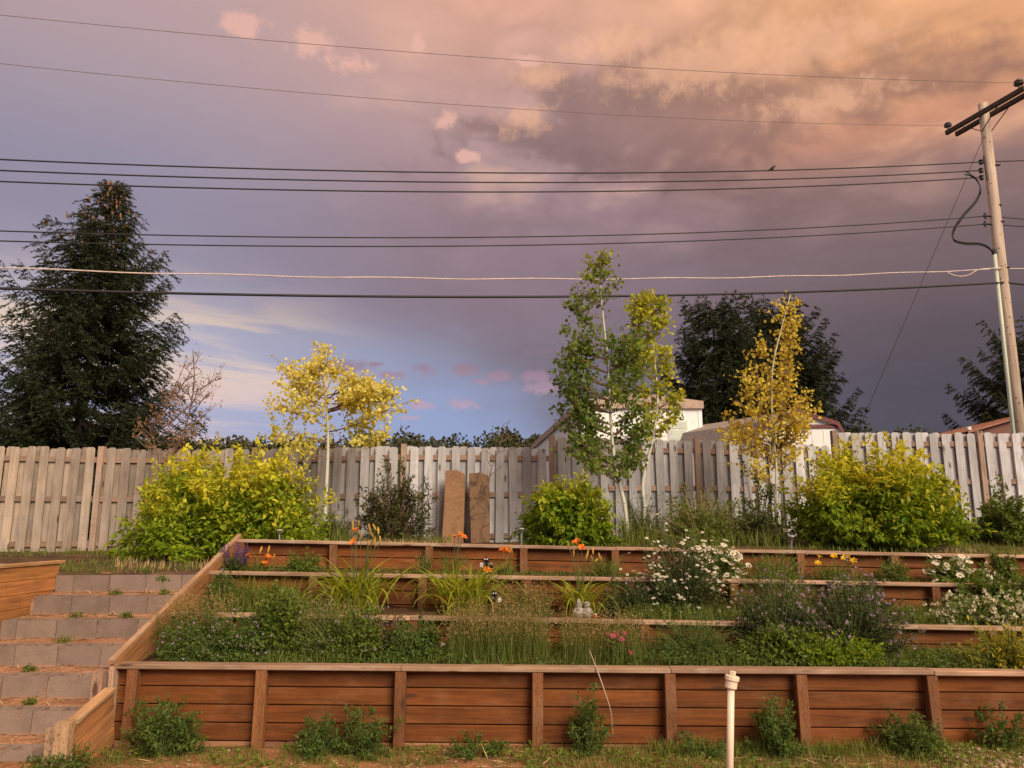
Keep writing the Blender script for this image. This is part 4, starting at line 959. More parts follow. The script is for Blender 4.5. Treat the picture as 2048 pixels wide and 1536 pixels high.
def bush(name, label, pos, rx, ry, h, n, lps, L, m, seed, tm=OV, cat='shrub', f0=.35, lump=.16, tint=None, group=None, stem=True, stem_m=None, spread=.25, fill=.55, droop=.35, upright=0., wf=1., jit=.02, parts=0, skew=0., stem_r=.005, flowers=None, as_stuff=False):
    r = np.random.default_rng(seed); base = np.array(pos, float)
    b, c, e = dome_paths(r, base, rx, ry, h, n, lump, spread, fill, skew, upright)
    if as_stuff: t = None
    else: t = thing(name, label, cat, tuple(base), group)
    idx = np.repeat(np.arange(n), lps); N = len(idx); f = f0 + (1 - f0) * r.uniform(0, 1, N) ** .75
    P = bez(b[idx], c[idx], e[idx], f); tg = unit(2 * (1 - f)[:, None] * (c - b)[idx] + 2 * f[:, None] * (e - c)[idx])
    rd = unit(r.normal(0, 1, (N, 3))); D = unit(tg * .55 + rd * .9 + np.array([0, 0, -droop]))
    Nn = unit(np.array([0, 0, 1.]) + .55 * r.normal(0, 1, (N, 3)) + .35 * unit(P - base))
    P = P + r.normal(0, jit, (N, 3)); Ls = L * r.uniform(.5, 1.2, N) * (.95 + .12 * np.sin(P[:, 0] * 7 + P[:, 2] * 5))
    zf = np.clip((P[:, 2] - base[2]) / h, 0, 1.2); of = np.clip(f, 0, 1)
    tn = np.clip(tint(P, zf, of, r) if tint else r.uniform(0, .3, N), 0, 1)
    keep = np.ones(N, bool)
    if parts:
        # the leaves that show largest from the path in front become objects of their own
        fr = (base[1] - P[:, 1]) / max(ry, .01) * .6 + zf * .35 + (f > .8) * .5 + r.uniform(0, .35, N); sel = np.argsort(-fr * Ls)[:parts]; keep[sel] = False
        var = []
        for q in range(5):
            me = bpy.data.meshes.new('leaf'); me.from_pydata([tuple(v * np.array([1, wf, 1])) for v in tm[0]], [], [tuple(int(x) for x in k) for k in tm[1]])
            a = me.attributes.new('tint', 'FLOAT', 'POINT'); a.data.foreach_set('value', np.full(len(tm[0]), q / 4., np.float32)); me.materials.append(m); var.append(me)
        for i in sel:
            d = Vector(D[i]).normalized(); s = Vector(Nn[i]).cross(d).normalized(); u = d.cross(s); l = Ls[i] * 1.1
            Mx = Matrix(((d.x * l, s.x * l, u.x * l, P[i][0]), (d.y * l, s.y * l, u.y * l, P[i][1]), (d.z * l, s.z * l, u.z * l, P[i][2]), (0, 0, 0, 1)))
            reg(bpy.data.objects.new('leaf', var[int(round(tn[i] * 4))]), Mx, t)
    V, T = leaves(P[keep], D[keep], Nn[keep], Ls[keep], tm, wf)
    if as_stuff: A = Acc(); A.add(V, T, np.repeat(tn[keep], len(tm[0]))); return A
    o = mesh_np('foliage', V, T, m, t, np.repeat(tn[keep], len(tm[0]))); o['kind'] = 'stuff'
    if stem:
        A = Acc(); ff = np.linspace(0, 1, 5)
        for i in range(0, n, max(1, n // 160)):
            A.add(*tube(bez(np.repeat(b[i:i + 1], 5, 0), np.repeat(c[i:i + 1], 5, 0), np.repeat(e[i:i + 1], 5, 0), ff), np.linspace(stem_r, stem_r * .4, 5), 3, False))
        so = A.build('stems', stem_m or M_stem, t); so['kind'] = 'stuff'
    if flowers:
        fn, fm, fl, ft, nm = flowers
        k = r.choice(n, min(fn, n), replace=False) if fn <= n else r.integers(0, n, fn)
        flower_heads(t, nm, e[k] + r.normal(0, .02 if fn <= n else .05, (len(k), 3)), fl, fm, r, ft)
    return t
def flower_heads(t, nm, P, size, m, r, kind='daisy'):
    A = Acc(); n = len(P)
    if kind == 'daisy':
        k = 9; U = unit(np.stack([r.normal(0, .35, n), r.normal(-.45, .3, n), np.full(n, 1.)], 1)); X = unit(np.cross(U, r.normal(0, 1, (n, 3)))); Y_ = np.cross(U, X)
        for j in range(k):
            a = 2 * np.pi * j / k; D = X * math.cos(a) + Y_ * math.sin(a)
            V, T = leaves(P + D * size * .12, D - U * .12, U, size * .5 * r.uniform(.85, 1.1, n), DI, 1.05); A.add(V, T, r.uniform(0, .3))
        V, T = leaves(P - X * size * .14 + U * .006, X, U, size * .28, RO, 1.); A.add(V, T, 0., 1)
        return tagk(A.build(nm, m, t, mats=[m, M_eye]))
    if kind == 'puff':
        for j in range(10):
            d = unit(r.normal(0, 1, (n, 3)) + np.array([0, -.2, .5])); V, T = leaves(P, d, r.normal(0, 1, (n, 3)), size * r.uniform(.35, .6, n), DI, 1.2); A.add(V, T, r.uniform(0, .5))
        return tagk(A.build(nm, m, t))
def tagk(o): o['kind'] = 'stuff'; return o
def gp(u, Y):            # a point on the ground below image column u at depth Y
    x = at(u, 1100, Y).x
    for _ in range(3):
        z = ground_z(x, Y); d = Y * math.cos(TH) + (z - CZ) * math.sin(TH); x = (u - 1024) / FPX * d
    return Vector((x, Y, ground_z(x, Y)))
def dims(u0, u1, v_top, Y, pad=1.):
    a = gp((u0 + u1) / 2, Y); d = Y * math.cos(TH); top = at((u0 + u1) / 2, v_top, Y).z
    return a, (u1 - u0) / 2 * d / FPX * pad, top - a.z
ytint = lambda P, z, f, r: .95 * sstep(.32, .9, z + .22 * np.sin(P[:, 0] * 6.1 + 1) * np.sin(P[:, 2] * 9 + P[:, 0] * 3) + r.normal(0, .2, len(z))) * sstep(.4, .85, f) + r.uniform(0, .22, len(z))
p, rx, h = dims(262, 628, 892, 10.6); p.z -= .02
bush('dogwood_shrub', 'large yellow-green dogwood shrub at the top of the block steps', p, rx * 1.18, 1.0, h * 1.0, 1050, 26, .086, M_dog, 61, tint=ytint, parts=110, lump=.17, fill=.55, stem_m=M_twig)
p, rx, h = dims(1045, 1232, 962, 10.3)
bush('dogwood_shrub', 'small bright green dogwood shrub between the stone slabs and the green aspens', p, rx * 1.15, .6, h * 1.05, 480, 22, .084, M_dog2, 62, tint=lambda P, z, f, r: .5 * ytint(P, z, f, r), parts=70, lump=.18, stem_m=M_twig)
p, rx, h = dims(1600, 1908, 890, 10.7)
bush('dogwood_shrub', 'large yellow-topped dogwood shrub below the stretch of fence near the utility pole', p, rx * 1.15, 1.0, h * .96, 1000, 26, .086, M_dog2, 63, tint=ytint, parts=110, lump=.2, fill=.55, stem_m=M_twig)
p, rx, h = dims(715, 868, 945, 11.4)
bush('leafy_shrub', 'dark green upright shrub just beside the smooth stone slab', p, rx * 1.1, .5, h * 1.05, 220, 32, .075, M_lilac, 64, tm=NA, wf=1.5, lump=.22, f0=.25, upright=.1, stem_m=M_twig, stem_r=.006)
p, rx, h = dims(1320, 1500, 985, 11.0)
bush('leafy_shrub', 'loose weedy green bush between the aspens and the big shrub', p, rx * 1.1, .5, h * 1.1, 200, 32, .065, M_weed, 65, tm=NA, wf=1.5, lump=.3, f0=.2, fill=.3, stem_m=M_drystem)
p, rx, h = dims(1955, 2075, 985, 11.2)
bush('leafy_shrub', 'green bush against the fence below the utility pole', p, rx, .5, h, 130, 30, .07, M_weed, 66, lump=.25, stem_m=M_twig)
p, rx, h = dims(620, 712, 1020, 11.2)
bush('leafy_shrub', 'low dark grassy bush between the yellow shrub and the upright dark shrub', p, rx, .4, h, 90, 30, .06, M_lilac, 67, tm=NA, lump=.3, f0=.1)
p, rx, h = dims(1905, 1985, 1035, 11.5)
bush('leafy_shrub', 'low dark green weeds beside the big yellow-topped shrub', p, rx, .5, h, 80, 26, .05, M_dkgreen, 68, lump=.3, f0=.1)
p, rx, h = dims(1450, 1570, 1010, 11.0)
bush('leafy_shrub', 'low dark green growth at the foot of the golden aspen', p, rx, .5, h, 140, 26, .05, M_lilac, 70, lump=.3, f0=.1)
p, rx, h = dims(1235, 1330, 1000, 11.5)
bush('leafy_shrub', 'dark grassy growth around the feet of the green aspens', p, rx, .4, h, 120, 26, .06, M_dkgreen, 60, tm=NA, lump=.3, f0=.1, upright=.1)
p, rx, h = dims(1470, 1570, 930, 11.9)
bush('leafy_shrub', 'sprig of dark leaves against the fence behind the golden aspen trunk', p, rx * .8, .3, h, 50, 14, .07, M_weed, 69, f0=.6, lump=.3, fill=.7, stem_m=M_twig)
def grass_mass(name, label, spots, m, seed, kind='stuff', tint=.2, cat='grass'):
    """spots: (u0, u1, Y0, Y1, n, length, width)"""
    r = np.random.default_rng(seed); A = Acc()
    for (u0, u1, y0, y1, n, L, wd) in spots:
        Y = r.uniform(y0, y1, n); B = np.array([gp(u, y) for u, y in zip(r.uniform(u0, u1, n), Y)]); B[:, 2] -= .01
        V, T = blades(r, B, r.uniform(0, 6.28, n), L * r.uniform(.5, 1.2, n), r.uniform(0, .35, n), r.uniform(.1, 1.1, n), wd * r.uniform(.7, 1.3, n), 4)
        A.add(V, T, np.repeat(np.clip(tint + r.normal(0, .2, n), 0, 1), 10))
    o = A.build(name, m); return tag(o, label, cat, None, kind)
grass_mass('grass', 'rough green grass along the foot of the fence and shrubs', [(1250, 1560, 10.2, 12.6, 1500, .3, .008), (0, 430, 11.2, 12.3, 700, .12, .007), (1560, 2048, 9.5, 11., 900, .10, .007), (110, 400, 9.0, 10.4, 900, .09, .007), (560, 900, 10.5, 12.3, 800, .2, .008), (1000, 1560, 9.5, 10.2, 500, .08, .007), (1340, 1480, 11.2, 12., 200, .75, .009), (1240, 1320, 10.8, 11.8, 250, .5, .009), (1900, 2048, 9.5, 12, 500, .12, .007), (600, 700, 10.6, 11.6, 300, .35, .008)], M_grassg, 71, tint=.25)
grass_mass('straw', 'dry straw scattered on the upper strip behind the topmost wall', [(230, 470, 9.3, 10.4, 500, .13, .006), (700, 900, 9.4, 9.8, 300, .10, .006), (1880, 2048, 9.5, 10.4, 200, .08, .006)], M_straw, 72, tint=.1)

# ------------------------------------------------------------------ the lower ground: grass, weeds, straw
grass_mass('grass', 'patchy short grass and weeds at the foot of the lowest wall', [(180, 2048, 5.5, 6.55, 5200, .05, .005), (1050, 2048, 5.6, 6.6, 5200, .08, .006), (560, 900, 6.2, 6.6, 900, .07, .006), (200, 520, 6.1, 6.6, 800, .06, .006), (1300, 1900, 6.35, 6.6, 1400, .13, .006)], M_grassg, 73, tint=.3)
r = np.random.default_rng(74); A = Acc(); n = 650
us = np.concatenate([r.uniform(180, 2040, 400), r.uniform(1430, 1800, 250)]); B = np.array([gp(u, y) for u, y in zip(us, r.uniform(5.7, 6.6, n))]); B[:, 2] += .012
d = np.stack([r.normal(0, 1, n), r.normal(0, .35, n), r.normal(0, .12, n)], 1); V, T = leaves(B, d, np.tile([0, -.3, 1.], (n, 1)), r.uniform(.03, .15, n), NA, .22); A.add(V, T, 0.2)
tag(A.build('straw', M_straw), 'dry straw lying at the foot of the lowest wall', 'straw', None, 'stuff')
# clover-like leaf litter of weeds
r = np.random.default_rng(75); A = Acc(); n = 7000
us = r.uniform(160, 2050, n); ys = r.uniform(5.6, 6.6, n); pat = (np.sin(us * .013 + 1) + np.sin(us * .031 + ys * 5) + np.sin(ys * 9 + us * .007)) > (.6 - 1.0 * (us > 1050)); us, ys = us[pat], ys[pat]; n = len(us)
B = np.array([gp(u, y) for u, y in zip(us, ys)]); B[:, 2] += r.uniform(.0, .05, n)
V, T = leaves(B, unit(np.stack([r.normal(0, 1, n), r.normal(0, 1, n), r.uniform(0, .9, n)], 1)), np.stack([r.normal(0, .4, n), r.normal(-.2, .4, n), np.ones(n)], 1), r.uniform(.018, .038, n), RO, .8); A.add(V, T, np.repeat(r.uniform(0, .5, n), 6))
tag(A.build('ground_cover', M_weed), 'low leafy weeds spreading over the red dirt', 'weeds', None, 'stuff')
def weed(u0, u1, vt, Y, n, label, seed, m=None, L=.036, lump=.3, **k):
    p, rx, h = dims(u0, u1, vt, Y)
    return bush('weed_clump', label, p, rx * 1.1, .26, h * .97, int(n * 1.5), 36, L * 1.1, m or M_feather, seed, tm=OV, cat='weed', f0=.12, lump=lump, fill=.35, upright=.1, droop=.05, spread=.35, group='weeds growing against the lowest wall', wf=.8, jit=.016, stem_r=.003, **k)
weed(228, 405, 1385, 6.42, 62, 'tall leafy weed clump against the lowest wall next to the steps', 81)
weed(598, 668, 1425, 6.45, 26, 'small leafy weed clump, first of two before the second bay of the lowest wall', 82)
weed(668, 785, 1408, 6.45, 38, 'branching leafy weed clump before the second bay of the lowest wall', 83)
weed(1130, 1225, 1385, 6.45, 38, 'leafy weed clump under the bent rod', 84)
weed(1508, 1600, 1385, 6.42, 46, 'rounded dense weed clump just beyond the white pipe', 85)
weed(1770, 1880, 1418, 6.42, 46, 'bushy weed clump by the last full post of the lowest wall', 86)
weed(880, 1020, 1468, 6.42, 16, 'low sparse weeds below the middle bay of the lowest wall', 87)
weed(60, 165, 1462, 5.95, 20, 'straggly weed climbing over the end post at the bottom of the steps', 90)
weed(1360, 1450, 1472, 6.4, 12, 'low weed at the foot of the lowest wall beside the white pipe', 91)
weed(1960, 2060, 1400, 6.5, 20, 'sparse weed at the far end of the lowest wall', 92)
# little tufts on the steps
for i, (u, k, wd_, h) in enumerate(((130, 3, .10, .09), (225, 5, .07, .10), (230, 1, .06, .05), (150, 2, .05, .06), (60, 4, .05, .05), (190, 0, .07, .06), (290, 0, .10, .05), (250, 2, .05, .06), (330, 1, .05, .06), (60, 5, .05, .07), (110, 6, .05, .06))):
    y = stepY[k] + .24; p = gp(u, y); p.z = stepZ[k] - .02; p.x = (u - 1024) / FPX * (y * math.cos(TH) + (p.z - CZ) * math.sin(TH))
    if p.x > XS - .15: p.x = XS - .15
    lab = ['spreading weed tuft in the middle of the fourth step from the top', 'round weed tuft at the side wall on a lower step', 'small sparse weed on the second step from the top', 'tiny weed on the third step from the top', 'tiny weed on the fifth step from the top', 'small weed on the highest step below the dogwood', 'low weed on the highest step near the sloping wall', 'tiny weed by the middle of the third step', 'small weed by the sloping wall on the second step', 'small weed on the sixth step from the top', 'small weed on the lowest visible step'][i]
    bush('step_weed', lab, p, wd_, wd_ * .7, h, 16, 14, .03, M_weed, 100 + i, cat='weed', f0=.1, lump=.2, stem=False, group='weeds on the block steps')
grass_mass('straw', 'dry straw and dead grass on the block steps', [], M_straw, 1) if False else None
r = np.random.default_rng(111); A = Acc()
for k in range(7):
    n = 150 if k < 3 else 70; B = np.stack([r.uniform(-5.05, XS - .06, n), stepY[k] + r.uniform(.08, .4, n), np.full(n, stepZ[k] + .008)], 1)
    V, T = leaves(B, np.stack([r.normal(0, 1, n), r.normal(0, .6, n), r.normal(.1, .15, n)], 1), np.tile([0, 0, 1.], (n, 1)), r.uniform(.03, .14, n), NA, .3); A.add(V, T, .2)
tag(A.build('straw', M_straw), 'dry straw and dead grass on the block steps', 'straw', None, 'stuff')

# ------------------------------------------------------------------ daylilies
def lily_flower_mesh(m):
    A = Acc(); r = np.random.default_rng(5)
    for j in range(6):
        a = 2 * math.pi * j / 6; o = np.array([math.cos(a), math.sin(a), 0]); s = np.array([-o[1], o[0], 0]); wd_ = .24 if j % 2 else .17
        rows = []
        for tt, rad, z, ww in ((0, .05, 0, .06), (.35, .16, .42, .8), (.7, .42, .72, 1.), (.9, .68, .74, .6), (1, .80, .66, .08)):
            c = o * rad + np.array([0, 0, z]); rows += [c - s * wd_ * ww, c + o * -.05 * ww, c + s * wd_ * ww]
        T = []
        for i in range(4):
            q = i * 3; T += [(q, q + 1, q + 4), (q, q + 4, q + 3), (q + 1, q + 2, q + 5), (q + 1, q + 5, q + 4)]
        A.add(rows, T, .05 if j % 2 else .0)
    A.add(*tube([(0, 0, -.25), (0, 0, 0.02)], [.02, .06], 5, False), tint=.8)
    V = np.concatenate(A.V); T = np.concatenate(A.T)
    me = bpy.data.meshes.new('flower'); me.from_pydata([tuple(v) for v in V], [], [tuple(int(x) for x in k) for k in T]); me.materials.append(m)
    for p_ in me.polygons: p_.use_smooth = True
    at_ = me.attributes.new('tint', 'FLOAT', 'POINT'); at_.data.foreach_set('value', np.concatenate(A.t).astype(np.float32))
    return me
ME_OR = lily_flower_mesh(M_orange); ME_YE = lily_flower_mesh(M_yellow)
def bud_mesh():
    V, T = tube([(0, 0, -.1), (0, 0, .0), (0, 0, .4), (0, 0, .8), (0, 0, 1.)], [.03, .08, .15, .13, .03], 6)
    me = bpy.data.meshes.new('bud'); me.from_pydata([tuple(v) for v in V], [], [tuple(int(x) for x in k) for k in T]); me.materials.append(M_bud); return me
ME_BUD = bud_mesh()
def put(me, name, p, d, s, parent, rot=0.):
    q = Vector(d).normalized().to_track_quat('Z', 'Y').to_matrix().to_4x4()
    return reg(bpy.data.objects.new(name, me), Matrix.Translation(Vector(p)) @ q @ Matrix.Rotation(rot, 4, 'Z') @ Matrix.Scale(s, 4), parent)
def daylily(label, u, Y, n, L, spread_px, flowers, buds, seed, m=None, fm=None, single=True, width=.026, group='orange daylilies', name='daylily', fsize=.063):
    """strap-leaved clump; flowers and buds are (u, v) pixels of the photograph, at the clump's own depth"""
    r = np.random.default_rng(seed); p = gp(u, Y); t = thing(name, label, 'daylily', tuple(p), group); m = m or M_lily
    R = spread_px * Y / FPX
    B = np.array(p)[None] + np.stack([r.normal(0, R * .28, n), r.normal(0, R * .18, n), np.zeros(n)], 1)
    azm = r.uniform(0, 6.28, n); ln = L * r.uniform(.65, 1.1, n); lean = r.uniform(.03, .55, n); bend = r.uniform(1.1, 3.1, n); wd_ = width * r.uniform(.7, 1.2, n)
    for i in range(n):
        V, T = blades(r, B[i:i + 1], azm[i:i + 1], ln[i:i + 1], lean[i:i + 1], bend[i:i + 1], wd_[i:i + 1], 8, 1.5)
        if single:
            mesh_np('leaf', V, T, m, t, np.full(len(V), np.clip(r.normal(.25, .25), 0, 1)))
        else:
            if i == 0: A = Acc()
            A.add(V, T, np.clip(r.normal(.2, .2), 0, 1))
    if not single: A.build('foliage', m, t)['kind'] = 'stuff'
    A = Acc()
    for (fu, fv) in flowers + buds:
        q = at(fu, fv, Y - .03); b0 = np.array(p) + np.array([r.normal(0, R * .12), r.normal(0, R * .1), 0])
        pts = curve_pts([b0, b0 * .45 + np.array(q) * .55 + np.array([r.normal(0, .01), 0, .02]), np.array(q) - np.array([0, 0, .02])], 6)
        A.add(*tube(pts, np.linspace(.0045, .003, len(pts)), 4, False))
    if flowers or buds: A.build('stems', M_stem, t)['kind'] = 'stuff'
    for k, (fu, fv) in enumerate(flowers):
        q = at(fu, fv, Y - .04); put(ME_OR if fm is None else fm, 'flower', q - Vector((0, 0, .03)), (r.normal(0, .45), r.uniform(-.8, -.1), .75), fsize * r.uniform(.85, 1.1), t, r.uniform(0, 1))
    for (fu, fv) in buds:
        q = at(fu, fv, Y - .03); put(ME_BUD, 'bud', q - Vector((0, 0, .04)), (r.normal(0, .35), r.normal(0, .2), 1), .07 * r.uniform(.8, 1.2), t)
    return t
daylily('big strappy daylily clump with orange blooms and many tall buds, first from the steps', 712, 8.1, 150, .78, 62, [(714, 1058), (711, 1082)], [(706, 1047), (717, 1044), (722, 1068), (741, 1058), (747, 1066), (752, 1052), (757, 1060), (738, 1050), (745, 1078), (762, 1074), (752, 1084), (737, 1082), (705, 1060)], 121)
daylily('big strappy daylily clump in the middle with one low orange bloom', 925, 8.1, 160, .82, 72, [(974, 1139), (899, 1199), (1008, 1098)], [], 122)
daylily('strappy daylily clump with tall orange blooms next to the gnome figurine', 1160, 8.15, 95, .66, 48, [(1154, 1084), (1163, 1094), (1156, 1080)], [(1140, 1092), (1175, 1102), (1172, 1110), (1147, 1103), (1186, 1100)], 123)
daylily('daylily with orange blooms and fine green leaves left of the middle of the top bed'.replace('left of the middle', 'near the middle'), 905, 8.95, 70, .42, 30, [(909, 1072), (925, 1072), (918, 1068)], [], 124, M_grassg, single=False, width=.008)
daylily('daylily with a single orange bloom above a small pale bushy clump', 1015, 8.95, 36, .3, 30, [(1006, 1099)], [(1021, 1095), (1024, 1100)], 125, M_weed, single=False, width=.012)
daylily('grassy green daylily clump with closed buds on the second highest wall level', 1210, 8.95, 150, .36, 52, [], [(1183, 1120), (1189, 1117), (1202, 1118), (1185, 1112), (1200, 1112)], 126, M_grassg, single=False, width=.009)
daylily('yellow-flowered daylily clump in the top bed', 1665, 8.95, 150, .36, 56, [(1637, 1112), (1635, 1125), (1699, 1112), (1707, 1120), (1690, 1114), (1668, 1110)], [], 127, M_grassg, ME_YE, False, .009, 'yellow daylilies', fsize=.055)
daylily('orange daylily with dry stems among the purple salvia beside the sloping wall', 520, 8.85, 40, .3, 40, [(502, 1107), (529, 1126), (535, 1112)], [(520, 1098), (536, 1098), (546, 1110)], 128, M_weed, single=False, width=.01)
daylily('leafy lily clump without blooms at the steps end of the middle bed', 500, 8.1, 90, .55, 75, [], [], 129, M_grassg, single=False, width=.013)

# ------------------------------------------------------------------ other bed plants
def spikes(name, label, u0, u1, vt, Y, n, m, leafm, seed, cat='flower', Lf=.018):
    p, rx, h = dims(u0, u1, vt, Y); t = bush(name, label, p, rx, .2, h * .6, 40, 16, .04, leafm, seed, cat=cat, f0=.1, lump=.2, wf=.8)
    r = np.random.default_rng(seed + 7); A = Acc()
    for i in range(n):
        b = np.array([p.x + r.uniform(-rx, rx), p.y + r.uniform(-.15, .12), p.z + h * .25]); e = np.array([b[0] + r.normal(0, .02), b[1] + r.normal(0, .02), p.z + h * r.uniform(.65, 1.02)])
        k = 34; f = r.uniform(.35, 1, k)[:, None]; V, T = leaves(b * (1 - f) + e * f + r.normal(0, .006, (k, 3)), r.normal(0, 1, (k, 3)), r.normal(0, 1, (k, 3)), Lf, DI, 1.); A.add(V, T, r.uniform(0, .5))
        A.add(*tube([b, e], .003, 3, False), tint=.2)
    A.build('flower_spikes', m, t)['kind'] = 'stuff'
    return t
spikes('salvia', 'purple salvia spikes in the corner by the sloping wall', 445, 495, 1086, 8.95, 26, M_purple, M_dkgreen, 131)
spikes('salvia', 'faded wine-red salvia spikes in the lowest bed', 745, 808, 1222, 7.3, 20, M_wine, M_dkgreen, 132)
def bedbush(name, label, u0, u1, vt, Y, n, lps, L, m, seed, **k):
    p, rx, h = dims(u0, u1, vt, Y); h *= 1.15; rx *= 1.15; n = int(n * 1.35); L *= 1.15; k.setdefault('cat', 'plant'); k.setdefault('f0', .12); k.setdefault('lump', .25); k.setdefault('fill', .4); ry = k.pop('ry', .3)
    return bush(name, label, p, rx, ry, max(h, .08), n, lps, L, m, seed, **k)
bedbush('shasta_daisy', 'dense mound of large white daisies below the weedy bush', 1380, 1492, 1094, 8.95, 120, 20, .05, M_weed, 141, tm=NA, flowers=(110, M_daisy, .07, 'daisy', 'flowers'), cat='daisy', wf=1.4)
bedbush('shasta_daisy', 'smaller clump of white daisies toward the utility pole end of the top bed', 1850, 1975, 1118, 8.95, 90, 18, .05, M_weed, 142, tm=NA, flowers=(46, M_daisy, .075, 'daisy', 'flowers'), cat='daisy', wf=1.4)
bedbush('white_aster', 'tall bush of small white asters spilling over the wall', 1285, 1450, 1092, 8.3, 200, 26, .034, M_dkgreen, 143, flowers=(330, M_daisy, .034, 'daisy', 'flowers'), cat='aster', ry=.35, f0=.05)
bedbush('lilac_aster', 'big sprawling bush of lilac flowers in the lowest bed', 1560, 1835, 1172, 7.35, 230, 30, .034, M_dkgreen, 144, flowers=(210, M_lilacf, .045, 'puff', 'flowers'), cat='aster', ry=.36, f0=.05, wf=.7)
bedbush('tall_weed', 'tall tangled weeds with yellow stems between the aster bushes', 1465, 1640, 1128, 8.05, 170, 26, .036, M_weed, 145, tm=NA, wf=1.2, ry=.3, cat='weed', flowers=(45, M_lilacf, .035, 'puff', 'flowers'), stem_r=.003)
bedbush('lilac_aster', 'dark lilac-flecked bush directly below the tall tangled weeds', 1475, 1640, 1188, 7.45, 190, 28, .034, M_dkgreen, 165, flowers=(110, M_lilacf, .036, 'puff', 'flowers'), cat='aster', ry=.3, f0=.05, wf=.8)
bedbush('lilac_aster', 'loose lilac-flowered bush below the yellow daylilies', 1640, 1800, 1165, 8.1, 130, 24, .032, M_dkgreen, 146, flowers=(70, M_lilacf, .038, 'puff', 'flowers'), cat='aster', ry=.28)
bedbush('white_phlox', 'low bank of cream-white flower heads above the third wall end', 1868, 2080, 1205, 8.0, 130, 14, .045, M_weed, 147, flowers=(260, M_cream, .07, 'puff', 'flowers'), cat='phlox', ry=.22, fill=.75, f0=.3)
bedbush('white_phlox', 'taller green bush with scattered white flower heads at the picture edge', 1900, 2110, 1152, 8.3, 130, 24, .05, M_weed, 148, flowers=(70, M_cream, .055, 'puff', 'flowers'), cat='phlox', ry=.2)
bedbush('yellow_green_plant', 'yellow-green plant hanging over the end of the lowest wall', 1935, 2110, 1262, 6.95, 130, 24, .05, leafmat('lime_leaf', (.20, .22, .025), (.30, .30, .03), (.62, .48, .04), .4), 149, tm=NA, wf=1.1, ry=.36, tint=lambda P, z, f, r: .9 * sstep(.7, 1., f) * (r.uniform(0, 1, len(z)) > .5), droop=.5, lump=.35)
bedbush('feathery_plant', 'feathery bright green plant right behind the white pipe cap', 1300, 1480, 1238, 7.2, 190, 40, .03, M_feather, 150, tm=NA, wf=.9, ry=.34, upright=.1, stem_r=.003)
bedbush('green_plant', 'leafy green plant low beside the lilac bush', 1480, 1660, 1262, 7.05, 140, 28, .04, M_weed, 151, ry=.22)
bedbush('green_plant', 'leafy yellow-green plant in front of the lilac bush', 1600, 1760, 1280, 6.95, 110, 26, .042, M_dog2, 152, ry=.16, tint=lambda P, z, f, r: r.uniform(0, .25, len(z)))
bedbush('clover_plant', 'sprawling mauve-flowered plant hanging over the wall by the steps', 318, 560, 1232, 7.15, 240, 26, .032, M_feather, 153, flowers=(150, M_lilacf, .028, 'puff', 'flowers'), cat='clover', ry=.38, wf=.9)
bedbush('green_plant', 'tall bright green plant overlapping the third wall near the steps', 505, 610, 1192, 7.3, 150, 30, .04, M_weed, 154, ry=.26)
bedbush('clover_plant', 'mauve-flowered weedy mass in the middle of the lowest bed', 590, 770, 1218, 7.2, 220, 24, .030, M_weed, 155, flowers=(110, M_lilacf, .026, 'puff', 'flowers'), cat='clover', ry=.36)
bedbush('low_bush', 'rounded green bush with a blue flower beside the wine-red spikes', 775, 880, 1245, 7.1, 120, 28, .036, M_feather, 156, ry=.28, flowers=(3, M_lilacf, .06, 'puff', 'flowers'))
bedbush('dry_bush', 'brown-tinged wispy bush beside the gnome figurine', 1195, 1300, 1160, 8.2, 110, 22, .026, M_dkgreen, 157, ry=.25, flowers=(60, M_lilacf, .026, 'puff', 'flowers'), stem_r=.003)
bedbush('green_plant', 'low green weeds in the top bed near the salvia', 570, 640, 1105, 8.95, 60, 18, .035, M_weed, 158, ry=.2)
bedbush('green_plant', 'small sprig at the second post of the top wall', 828, 862, 1098, 8.98, 16, 14, .035, M_weed, 159, ry=.1)
bedbush('tan_weed', 'wispy tan weeds beside the daisy mound', 1495, 1605, 1110, 8.95, 60, 22, .024, M_weed, 160, ry=.2, stem_m=M_drystem, f0=.3, stem_r=.002)
bedbush('green_plant', 'dark wispy plant in the corner under the salvia', 410, 480, 1150, 8.2, 80, 22, .03, M_feather, 161, ry=.2, flowers=(14, M_lilacf, .03, 'puff', 'flowers'))
bedbush('climbing_sprig', 'leafy sprig climbing the top wall near the white daisies', 1975, 2045, 1105, 8.98, 50, 18, .04, M_weed, 162, ry=.12)
bedbush('green_plant', 'small weeds between the yellow daylily and the small daisies', 1745, 1830, 1118, 8.95, 40, 16, .035, M_weed, 163, ry=.2)
bedbush('pink_flower', 'small plant with bright pink flowers among the tan grass', 1205, 1255, 1250, 7.0, 26, 14, .03, M_weed, 164, ry=.12, flowers=(9, M_pink, .055, 'daisy', 'flowers'), cat='flower')
